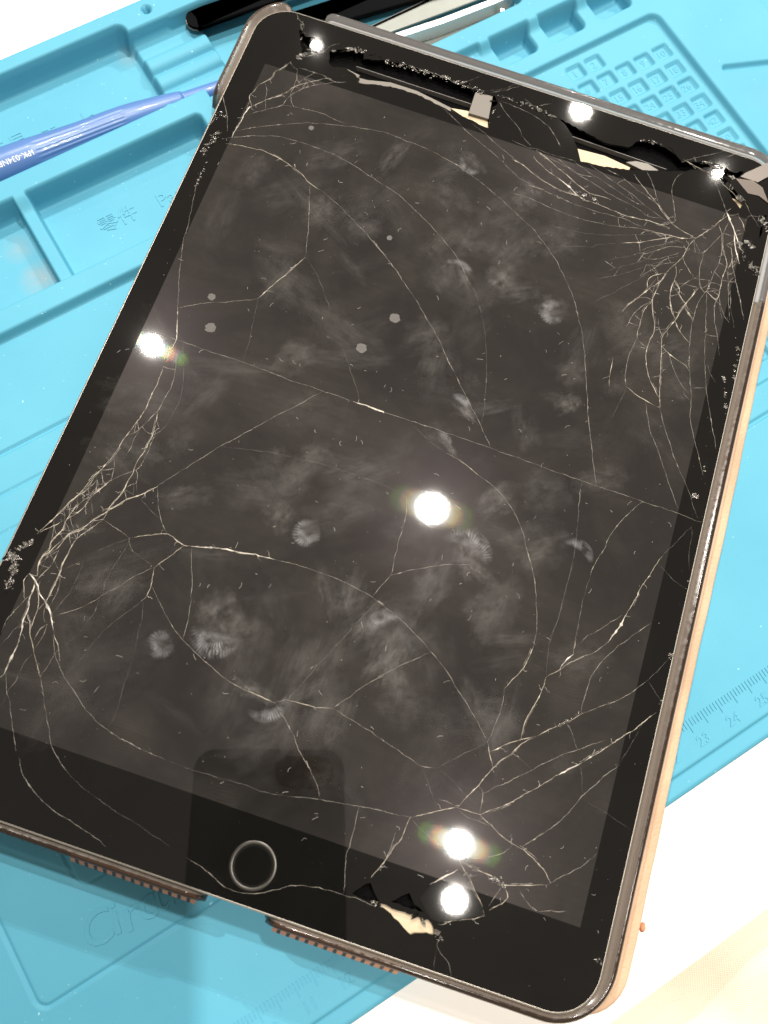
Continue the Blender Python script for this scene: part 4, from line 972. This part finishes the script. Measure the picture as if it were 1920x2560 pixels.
# grease: thin films left by fingers and cloth
def smudge_mat():
    m, N, L, b = new_mat('finger_grease')
    tc = N.new('ShaderNodeTexCoord'); oi = N.new('ShaderNodeObjectInfo')
    mp = N.new('ShaderNodeMapping'); L.new(tc.outputs['Object'], mp.inputs['Vector'])
    cb = N.new('ShaderNodeCombineXYZ'); L.new(math_node(N, L, 'MULTIPLY', oi.outputs['Random'], 37.0), cb.inputs[0]); L.new(math_node(N, L, 'MULTIPLY', oi.outputs['Random'], 91.0), cb.inputs[1])
    L.new(cb.outputs[0], mp.inputs['Location'])
    def nz(sx, sy, det, rot=0.0):
        m2 = N.new('ShaderNodeMapping'); m2.inputs['Scale'].default_value = (sx, sy, 1); m2.inputs['Rotation'].default_value = (0, 0, rot)
        L.new(mp.outputs['Vector'], m2.inputs['Vector'])
        n = N.new('ShaderNodeTexNoise'); n.inputs['Scale'].default_value = 1; n.inputs['Detail'].default_value = det; n.inputs['Roughness'].default_value = 0.65
        L.new(m2.outputs['Vector'], n.inputs['Vector']); return n.outputs['Fac']
    ln = N.new('ShaderNodeVectorMath'); ln.operation = 'LENGTH'; L.new(tc.outputs['Object'], ln.inputs[0])
    edge = math_node(N, L, 'SUBTRACT', 1.06, math_node(N, L, 'ADD', ln.outputs['Value'], math_node(N, L, 'MULTIPLY', math_node(N, L, 'SUBTRACT', nz(1.6, 1.6, 4), 0.5), 1.5)))
    e2 = rgb_ramp(N, L, edge, [(0.04, (0, 0, 0)), (0.75, (1, 1, 1))]).outputs['Color']
    st = rgb_ramp(N, L, nz(1.2, 8, 5, 0.15), [(0.30, (0.45,)*3), (0.70, (1, 1, 1))]).outputs['Color']
    pa = rgb_ramp(N, L, nz(1.7, 1.7, 6), [(0.36, (0.12,)*3), (0.62, (1, 1, 1))]).outputs['Color']
    al = math_node(N, L, 'MULTIPLY', math_node(N, L, 'MULTIPLY', e2, st), pa)
    sc_ = N.new('ShaderNodeSeparateColor'); L.new(oi.outputs['Color'], sc_.inputs[0])
    al = math_node(N, L, 'MULTIPLY', al, sc_.outputs[0], True)
    L.new(al, b.inputs['Alpha'])
    b.inputs['Base Color'].default_value = (0.128, 0.118, 0.108, 1); b.inputs['Roughness'].default_value = 0.45
    return m
M_SMUDGE = smudge_mat()
sm_me = bpy.data.meshes.new('smudge')
sm_me.from_pydata([(1.3*math.cos(a), 1.3*math.sin(a), 0) for a in [2*math.pi*k/20 for k in range(20)]], [], [tuple(range(20))]); sm_me.materials.append(M_SMUDGE)
SM = [(95.4, 174.3, 5.5, 5.5, 68, 0.95), (101.2, 172.4, 7.3, 3.7, 28, 0.45), (84.9, 171.7, 2.0, 6.3, 28, 0.7), (108.8, 95.5, 4.6, 7.3, 18, 1.0), (113.2, 91.5, 2.2, 6.7, 68, 0.8), (102.5, 84.5, 6.1, 5.5, 48, 0.5), (117.2, 83.1, 7.3, 5.5, 38, 0.5), (55.9, 60.0, 5.9, 7.6, 48, 1.0), (62.3, 58.1, 6.1, 6.1, 78, 0.6), (69.1, 45.6, 2.2, 6.1, 83, 1.0), (44.7, 49.0, 3.4, 3.7, 48, 0.8), (54.0, 54.2, 2.4, 2.4, 48, 0.6), (60.6, 53.2, 3.7, 1.8, 73, 0.6), (98.0, 64.0, 9.1, 5.5, 78, 0.9), (100.9, 59.8, 6.7, 4.9, 108, 0.7), (90.4, 69.7, 7.3, 6.1, 68, 0.7), (83.5, 74.8, 7.3, 4.9, 88, 0.6), (99.5, 70.7, 6.1, 7.3, 48, 0.5), (68.7, 86.5, 4.4, 3.2, 58, 0.8), (60.4, 88.7, 5.1, 4.4, 68, 0.6), (80.7, 50.0, 18.3, 8.5, 90, 0.55), (89.2, 45.9, 9.8, 6.1, 88, 0.5), (35.7, 85.6, 7.9, 3.7, 28, 0.5), (111.7, 111.3, 6.7, 4.9, 58, 0.75), (125.1, 102.3, 10.4, 7.3, 38, 0.5), (123.2, 117.6, 7.3, 7.3, 48, 0.35), (122.8, 144.0, 4.4, 2.9, 53, 0.8), (121.5, 153.6, 4.9, 4.9, 48, 0.4), (97.2, 132.3, 1.7, 4.9, 63, 0.9), (95.5, 121.4, 1.2, 4.4, 58, 0.9), (111.1, 170.7, 5.1, 5.1, 48, 0.55), (40.9, 178.5, 7.9, 6.1, 58, 0.55), (54.1, 202.5, 7.9, 2.9, 73, 0.6), (94.2, 201.9, 3.9, 4.4, 48, 0.5), (76.8, 209.1, 2.4, 5.1, 58, 0.6), (95.3, 206.7, 1.7, 4.4, 58, 0.7), (49.1, 132.2, 7.9, 5.5, 48, 0.5), (52.1, 177.2, 7.3, 7.3, 68, 0.35), (96.3, 185.7, 11.0, 6.1, 63, 0.4), (65.5, 47.0, 14.6, 7.3, 88, 0.3), (30.3, 57.6, 7.3, 4.9, 78, 0.5), (22.8, 58.2, 6.1, 3.7, 68, 0.4), (62.2, 101.8, 8.5, 4.9, 68, 0.4), (75.9, 106.7, 11.0, 6.1, 38, 0.4), (136.5, 125.8, 8.5, 4.9, 28, 0.45), (131.4, 174.3, 7.3, 7.3, 48, 0.35), (126.8, 55.4, 7.3, 5.5, 78, 0.4), (143.2, 78.2, 8.5, 6.1, 28, 0.35), (37.2, 152.4, 9.8, 4.9, 78, 0.3), (79.5, 151.1, 7.3, 4.9, 48, 0.4)]
for k in range(120):
    SM.append((random.uniform(14, 152), random.uniform(28, 212), random.uniform(2.5, 15), random.uniform(1.8, 8), random.choice((24, 24, -40, 70))+random.uniform(-25, 25), random.uniform(0.12, 0.40)))
for k, (x, y, a, b_, ang, st_) in enumerate(SM):
    o = bpy.data.objects.new('smudge', sm_me); COL.objects.link(o); o.parent = glass
    o.location = (x*MM, y*MM, (0.0010+0.00002*k)*MM); o.scale = (a*MM, b_*MM, MM); o.rotation_euler = (0, 0, math.radians(ang)); o.color = (st_*0.50,)*3+(1,)
# crisp finger marks: crescents of ridges
def print_mat():
    m, N, L, b = new_mat('finger_ridges')
    tc = N.new('ShaderNodeTexCoord'); at = N.new('ShaderNodeUVMap')
    sp = N.new('ShaderNodeSeparateXYZ'); L.new(at.outputs[0], sp.inputs[0])
    def nz(sc_, det):
        n = N.new('ShaderNodeTexNoise'); n.inputs['Scale'].default_value = sc_; n.inputs['Detail'].default_value = det; L.new(tc.outputs['Object'], n.inputs['Vector']); return n.outputs['Fac']
    rid = math_node(N, L, 'SINE', math_node(N, L, 'ADD', math_node(N, L, 'MULTIPLY', sp.outputs[0], 150.0), math_node(N, L, 'MULTIPLY', nz(260, 2), 14.0)))
    rid = math_node(N, L, 'ADD', math_node(N, L, 'MULTIPLY', rid, 0.35), 0.6)
    v = sp.outputs[1]; edge = math_node(N, L, 'MULTIPLY', math_node(N, L, 'MULTIPLY', v, math_node(N, L, 'SUBTRACT', 1.0, v)), 4.0)
    u = sp.outputs[0]; eu = math_node(N, L, 'MULTIPLY', math_node(N, L, 'MULTIPLY', u, math_node(N, L, 'SUBTRACT', 1.0, u)), 4.0)
    blot = rgb_ramp(N, L, nz(420, 5), [(0.36, (0.05,)*3), (0.62, (1, 1, 1))]).outputs['Color']
    al = math_node(N, L, 'MULTIPLY', math_node(N, L, 'MULTIPLY', math_node(N, L, 'MULTIPLY', rid, edge), eu), blot)
    L.new(math_node(N, L, 'MULTIPLY', al, 0.75, True), b.inputs['Alpha'])
    b.inputs['Base Color'].default_value = (0.22, 0.22, 0.225, 1); b.inputs['Roughness'].default_value = 0.5
    return m
M_PRINTS = print_mat()
for x, y, R_, wd_, a0, a1 in [(72.3, 45.7, 5.24, 1.79, 240, 380), (107.6, 92.3, 6.9, 2.86, 10, 145), (82.1, 169.3, 5.95, 1.19, 20, 130), (93.7, 131.0, 4.76, 1.43, 20, 110), (92.1, 119.6, 4.52, 1.07, 25, 100), (55.7, 57.9, 5.36, 3.57, 200, 350), (44.7, 49.0, 1.9, 2.14, 50, 400), (76.8, 209.1, 3.57, 1.43, 170, 310), (134.9, 102.3, 4.76, 1.67, 10, 130), (97.3, 67.9, 5.95, 2.38, 80, 190), (68.6, 87.0, 2.38, 1.9, 70, 390), (112.0, 169.7, 2.62, 1.9, 50, 350)]:
    n = 24; V, F, UV = [], [], []
    for k in range(n+1):
        u = k/n; a = math.radians(a0+(a1-a0)*u)
        for j_ in range(3):
            rr = R_+(j_-1)*wd_*math.sin(math.pi*(0.12+0.76*u)); V.append((x+rr*math.cos(a), y+rr*math.sin(a), 0.0036)); UV.append((u, j_/2))
    for k in range(n):
        for j_ in range(2): q = 3*k+j_; F.append((q, q+1, q+4, q+3))
    o = mesh_obj('finger_mark', V, F, M_PRINTS, glass); uv = o.data.uv_layers.new(name='UVMap')
    for lp in o.data.loops: uv.data[lp.index].uv = UV[lp.vertex_index]
# lint and specks
M_LINT = simple('lint', (0.30, 0.28, 0.25), 0.8)
V, F = [], []
for k in range(520):
    x, y = random.uniform(3, TW-3), random.uniform(14, TH-26)
    if random.random() < 0.40:
        a = random.random()*6.28; cur = random.uniform(-1.6, 1.6); L_ = random.uniform(0.5, 2.1); m_ = 7; w = random.uniform(0.018, 0.042); px_, py_ = x, y
        for q in range(m_):
            b0 = len(V); V += [(px_-w*math.sin(a), py_+w*math.cos(a), 0.02), (px_+w*math.sin(a), py_-w*math.cos(a), 0.03)]
            if q: F.append((b0-2, b0-1, b0+1, b0))
            px_ += L_/m_*math.cos(a); py_ += L_/m_*math.sin(a); a += cur/m_*random.uniform(0.6, 2.6)
    else:
        s = random.choice((0.04, 0.05, 0.06, 0.09)); b0 = len(V)
        V += [(x-s, y-s*0.6, 0.02), (x+s, y-s, 0.02), (x+s*0.7, y+s, 0.05), (x-s*0.8, y+s*0.7, 0.03)]; F.append((b0, b0+1, b0+2, b0+3))
li = mesh_obj('lint', V, F, M_LINT, T); li['kind'] = 'stuff'

# ------------------------------------------------------------------ case: clear snap-on shell and tan leather behind
K = empty('tablet_case', 'clear snap-on tablet case with tan leather back and spine', 'tablet case', TMAT)
M_SHELL = clear_shell('smoked_clear_plastic', (0.62, 0.55, 0.48), (0.055, 0.038, 0.028), 0.10)
M_SHELLT = clear_shell('clear_plastic', (0.86, 0.86, 0.86), (0.30, 0.30, 0.30), 0.08, 0.16)
M_LIP = clear_shell('clear_lip', (0.9, 0.88, 0.85), (0.24, 0.20, 0.17), 0.12)
M_LIPT = clear_shell('clear_lip_bright', (0.93, 0.94, 0.95), (0.5, 0.5, 0.5), 0.07, 0.14)
M_LEATHER = leather_mat('tan_leather', (0.47, 0.285, 0.185), (0.58, 0.41, 0.275))
M_ORANGE = leather_mat('orange_leather', (0.42, 0.165, 0.085), (0.52, 0.235, 0.125))
M_SLOT = simple('dark_slot', (0.012, 0.010, 0.010), 0.6)
# path round the tablet as a polyline with outward normals
base_o = rrect(-1.9, TW+2.0, -0.5, TH+3.4, 13.0, 14)      # the shell is a little larger than the tablet it holds
def path_points():
    P = []
    q = base_o
    for a, b in zip(q, q[1:]+q[:1]):
        d = math.hypot(b[0]-a[0], b[1]-a[1]); m_ = max(1, int(d/1.2))
        for k in range(m_): P.append((a[0]+(b[0]-a[0])*k/m_, a[1]+(b[1]-a[1])*k/m_))
    return P
PP = path_points()
def out_normal(k):
    a, b = PP[k-1], PP[(k+1) % len(PP)]; dx, dy = b[0]-a[0], b[1]-a[1]; d = math.hypot(dx, dy); return dy/d, -dx/d
def nearest(p): return min(range(len(PP)), key=lambda k: (PP[k][0]-p[0])**2+(PP[k][1]-p[1])**2)
PROF = [(-3.2, -2.1), (-0.4, -1.5), (0.35, -0.85), (1.0, -0.85), (1.55, -1.5), (1.85, -3.0), (1.75, -5.2), (1.25, -7.0), (0.1, -7.9), (-4.0, -8.2), (-4.0, -7.3), (-0.2, -6.8), (0.45, -5.0), (0.35, -3.2), (-0.3, -2.5), (-3.2, -2.6)]
def shell(a, b, mat, d0=True, d1=True):
    i0, i1 = nearest(a), nearest(b); ids = []
    k = i0
    while True:
        ids.append(k)
        if k == i1: break
        k = (k+1) % len(PP)
    rings = []
    n = len(ids)
    for q, k in enumerate(ids):
        nx_, ny_ = out_normal(k); x, y = PP[k]
        e = min(q if d0 else 99, n-1-q if d1 else 99)*1.2; dip = 0 if e > 4 else (1-math.sqrt(max(0, 1-((4-e)/4)**2)))   # lips round off at their ends
        rings.append([(x+nx_*o, y+ny_*o, z if z < -6.5 else z-dip*(z+6.6)) for o, z in PROF])
    V, F = loft(rings, True, True, True)
    o = mesh_obj('shell_rim', V, F, mat, K, True); o.data.materials.append(M_LIP if mat is M_SHELL else M_LIPT)
    n_ = len(PROF)
    for p in o.data.polygons[:(len(rings)-1)*n_]:
        if p.index % n_ in (0, 1, n_-1, n_-2): p.material_index = 1
    return fix_normals(o)
for a, b, mt, d0, d1 in [((2.0, 40.0), (75.2, 0.0), 1, True, True), ((90.1, 0.0), (166.0, 195.0), 1, True, False), ((166.0, 195.1), (17.7, 241.49778952979528), 0, False, True), ((8.9, 241.49778952979528), (0.0, 203.6), 1, True, True)]:
    shell(a, b, M_SHELL if mt else M_SHELLT, d0, d1)
# leather back panel and folded cover
def rings_rr(spec, r=11): return [[(x, y, z) for x, y in rrect(x0, x1, y0, y1, r, 10)] for x0, x1, y0, y1, z in spec]
V, F = loft(rings_rr([(0.2, TW+3.4, 0.8, TH+5.6, -6.9), (0.1, TW+3.7, 0.6, TH+5.9, -8.0), (0.2, TW+3.4, 0.8, TH+5.6, -9.4)]), True, True, True)
fix_normals(mesh_obj('back_panel', V, F, M_ORANGE, K, False))
def wav(x, y): return 0.14*math.sin(y/17.0)+0.05*math.sin(y/3.3+1)
for (x1, z0, z1, nm_) in ((TW+7.6, -12.4, -9.5, 'cover_layer'), (TW+10.8, -16.0, -12.5, 'cover_layer')):
    rr_ = []
    for ins, z in ((0.9, z1), (0.25, z1-0.5), (0.0, (z0+z1)/2), (0.25, z0+0.5), (0.9, z0)):
        rr_.append([(x+(wav(x, y) if x > TW-8 else 0), y+(0.5*wav(y, x) if y < 8 else 0), z) for x, y in
                    [p for s_ in range(1) for p in sum([[(a[0]+(b[0]-a[0])*u/ m, a[1]+(b[1]-a[1])*u/m) for u in range(m)] for a, b in zip(*(lambda q: (q, q[1:]+q[:1]))(rrect(30+ins, x1-ins, -0.6+ins, TH-20-ins, 12, 8))) for m in [max(1, int(math.hypot(b[0]-a[0], b[1]-a[1])/2.0))]], [])]])
    V, F = loft(rr_, True, True, True); fix_normals(mesh_obj(nm_, V, F, M_LEATHER, K, True))
V, F = loft(rings_rr([(34, TW-16, 14, 118, -16.05), (34, TW-16, 14, 118, -18.0)], 6), True, True, True)
fix_normals(mesh_obj('cover_fold', V, F, M_LEATHER, K))
for a, b, cnt_ in [(43.9, 71.3, 13), (93.4, 120.8, 13)]:
    for k in range(cnt_):
        t = k/(cnt_-1); x = a+(b-a)*t
        sec = [(-2.9, -6.05), (-3.06, -6.2), (-4.01, -8.2), (-3.85, -8.7), (-3.0, -8.7)]
        V, F = loft([[(q, y, z) for y, z in sec] for q in (x-0.42, x+0.42)], True, True, True)
        fix_normals(mesh_obj('speaker_slot', V, F, M_SLOT, K))
for a, b, cnt_ in [(43.9, 71.3, 13), (93.4, 120.8, 13)]:                                # leather edge seen through the clear shell
    sec = [(-2.2, -5.6), (-3.0, -6.2), (-3.95, -8.2), (-3.7, -9.3), (-1.0, -9.3), (-1.0, -5.6)]
    V, F = loft([[(x, y, z) for y, z in sec] for x in (a-1.6, b+1.6)], True, True, True)
    fix_normals(mesh_obj('leather_edge', V, F, M_ORANGE, K))
fx, fy = 177.7, 23.0
V, F = loft([[(fx+r*math.cos(a)*0.6, fy+r*math.sin(a), z) for a in [q*0.9 for q in range(7)]] for r, z in ((0.9, -15.2), (1.3, -13.9), (0.7, -12.8))], True, True, True)
fix_normals(mesh_obj('leather_flake', V, F, M_ORANGE, K, True))

# ------------------------------------------------------------------ blue tool in the tray
M_BLUE = simple('blue_plastic', (0.072, 0.165, 0.40), 0.36, coat=0.15, noise=0.08, nscale=90, bump=0.05, bscale=3000)
D = empty('precision_tool', 'blue plastic hand tool with a ribbed grip lying in the tool tray', 'hand tool')
AX = [(92, 244.2, -0.6), (145, 243.4, -0.6), (186, 241.0, -0.8), (206, 239.3, -1.6), (236, 236.6, -2.6)]
RAD = [(92, 5.2), (150, 5.35), (156, 5.2), (163, 4.75), (172, 4.35), (182, 4.3), (190, 4.1), (200, 3.45), (203.5, 3.1), (205, 2.9), (205.8, 2.45), (236, 2.3)]
def lerp(tab, x):
    for (x0, *a), (x1, *b) in zip(tab, tab[1:]):
        if x <= x1: t = (x-x0)/(x1-x0); return [p+(q-p)*t for p, q in zip(a, b)]
    return list(tab[-1][1:])
def tool_ring(x, n=72, ribs=False):
    y, z = lerp(AX, x); r = lerp(RAD, x)[0]; out = []
    for k in range(n):
        a = 2*math.pi*k/n; rr = r
        if ribs and (math.sin(a) > -0.2 and -0.94 < math.cos(a) < 0.1): rr -= 0.20*(0.5+0.5*math.cos(k*2*math.pi/4))
        out.append((x, y+rr*math.cos(a), z+rr*math.sin(a)))
    return out
xs_ = list(np.arange(92, 205.6, 1.0))
V, F = loft([tool_ring(x, 96, 157.5 < x < 185.5) for x in xs_], True, True, True)
fix_normals(mesh_obj('handle', V, F, M_BLUE, D, True))
V, F = loft([tool_ring(x, 32) for x in (204.6, 206, 215, 225, 236)], True, True, True)
fix_normals(mesh_obj('neck', V, F, M_BLUE, D, True))
M_PRINT = simple('white_print', (0.75, 0.78, 0.82), 0.6)
def printed(s, size, x, ang, rot=math.pi):
    me_ = text_mesh(s, size, 0.0); me_.materials.clear(); me_.materials.append(M_PRINT)
    for v in me_.vertices:
        u, w = v.co.x/MM, v.co.y/MM
        u, w = -u, -w
        xx = x+u; y, z = lerp(AX, xx); r = lerp(RAD, xx)[0]+0.07; a = ang-w/r
        v.co = Vector((xx, y+r*math.cos(a), z+r*math.sin(a)))*MM
    o = bpy.data.objects.new('print', me_); COL.objects.link(o); o.parent = D; return o
printed('1PK-034NB', 2.35, 151.3, math.radians(118))

# ------------------------------------------------------------------ tweezers and spudger at the back
M_BK = simple('black_coating', (0.004, 0.0045, 0.005), 0.85, spec=0.03, noise=0.2, nscale=300)
M_TANEDGE = simple('tan_lit_edge', (0.42, 0.36, 0.30), 0.4, 0.6)  # tan colour stands for light caught on the black tools' side thickness
M_ST = simple('brushed_steel', (0.62, 0.62, 0.60), 0.30, 1.0, noise=0.08, nscale=200)
M_STD = simple('grey_steel', (0.20, 0.215, 0.20), 0.45, 0.7, noise=0.12, nscale=180)
M_STW = simple('bright_steel', (0.86, 0.84, 0.80), 0.42, 0.8)
def bar(name, pts, wid, z0, z1, mat, parent, round_ends=True):
    L_, R_ = [], []
    P = [np.array(p, float) for p in pts]
    for k, p in enumerate(P):
        d = P[min(k+1, len(P)-1)]-P[max(k-1, 0)]; d /= np.linalg.norm(d); n_ = np.array((-d[1], d[0]))
        w = wid[k]/2; L_.append(p+n_*w); R_.append(p-n_*w)
    ring = R_+([] if not round_ends else [])+L_[::-1]
    if round_ends:
        d = P[0]-P[1]; d /= np.linalg.norm(d); a0 = math.atan2(d[1], d[0]); w = wid[0]/2
        ring = R_+L_[::-1]+[P[0]+w*np.array((math.cos(a0-q), math.sin(a0-q))) for q in np.linspace(-math.pi/2, math.pi/2, 9)[1:-1]]
    V, F = prism(ccw([tuple(p) for p in ring]), z0, z1)
    o = fix_normals(mesh_obj(name, V, F, mat, parent)); bevel(o, 0.35, 2); return o
S = empty('spudger', 'flat black pry tool with a rounded end resting on the ribbed step', 'pry tool')
bar('blade', [(223.0, 263.1), (250, 260.6), (300, 256.0)], [6.6, 7.0, 7.4], -0.6, 0.6, M_BK, S)
bar('tan_lit_edge', [(222.9, 263.3), (250, 260.8), (300, 256.2)], [6.7, 7.1, 7.5], -1.2, -0.62, M_TANEDGE, S)
B = empty('black_tweezers', 'black coated tweezers partly under the top edge of the tablet', 'tweezers')
bar('arm', [(247, 248.8), (262, 246.6), (310, 239.8)], [7.6, 8.6, 11.0], -3.2, -1.2, M_BK, B)
bar('tan_lit_edge', [(247, 249.2), (262, 247.1), (310, 240.5)], [7.6, 8.6, 11.0], -3.9, -3.25, M_TANEDGE, B)
bar('arm', [(247, 253.0), (256, 252.3), (310, 248.6)], [2.0, 2.2, 2.6], -4.8, -3.95, M_BK, B)
G = empty('steel_tweezers', 'steel tweezers with two open arms in the long tray', 'tweezers')
def blade_strip(name, pts, thick, z0, z1, mat, parent):
    return bar(name, pts, [thick]*len(pts), z0, z1, mat, parent, False)
bar('arm', [(262, 234.6), (276, 234.2), (300, 233.3), (330, 231.8)], [3.0, 4.4, 6.8, 8.0], -3.9, -3.0, M_STD, G, False)
bar('arm_edge', [(258, 236.1), (274, 236.7), (296, 237.0), (330, 236.2)], [0.5]*4, -3.9, -2.7, M_STW, G, False)
bar('arm_face_shade', [(270, 224.9), (285, 222.9), (300, 221.6), (330, 220.3)], [2.4, 4.4, 5.0, 5.4], -5.6, -4.9, M_STD, G, False)  # grey bar: metal face and the shaded tray wall painted as one
blade_strip('arm', [(262, 229.0), (277, 227.4), (293, 225.4), (312, 224.0), (330, 223.6)], 2.3, -5.8, 0.0, M_STW, G)
for x, y in ((313.6, 220.9), (319.0, 220.4)):
    V, F = loft([[(x+0.8*math.cos(q*0.5236), y+r_*0+0.8*math.sin(q*0.5236), z) for q in range(12)] for r_, z in ((0, -5.9), (0, -2.0))], True, True, True)
    fix_normals(mesh_obj('locating_pin', V, F, M_ST, G, False))

# ------------------------------------------------------------------ the phone taking the picture (seen mirrored in the glass)
PH = empty('smartphone', 'dark smartphone held over the tablet, seen mirrored in its glass', 'phone', cm)
M_PH = simple('dark_phone_back', (0.13, 0.135, 0.13), 0.6)
M_PHB = simple('camera_glass', (0.001, 0.001, 0.001), 0.3, spec=0.05)
V, F = prism(rrect(-58.5, 11.8, -142, 10.3, 10, 8), 4.0, 11.0); fix_normals(mesh_obj('phone_back', V, F, M_PH, PH))
V, F = prism(rrect(-21, 6.8, -8.5, 6.0, 7.2, 8), 1.2, 3.9); fix_normals(mesh_obj('camera_bump', V, F, M_PHB, PH))
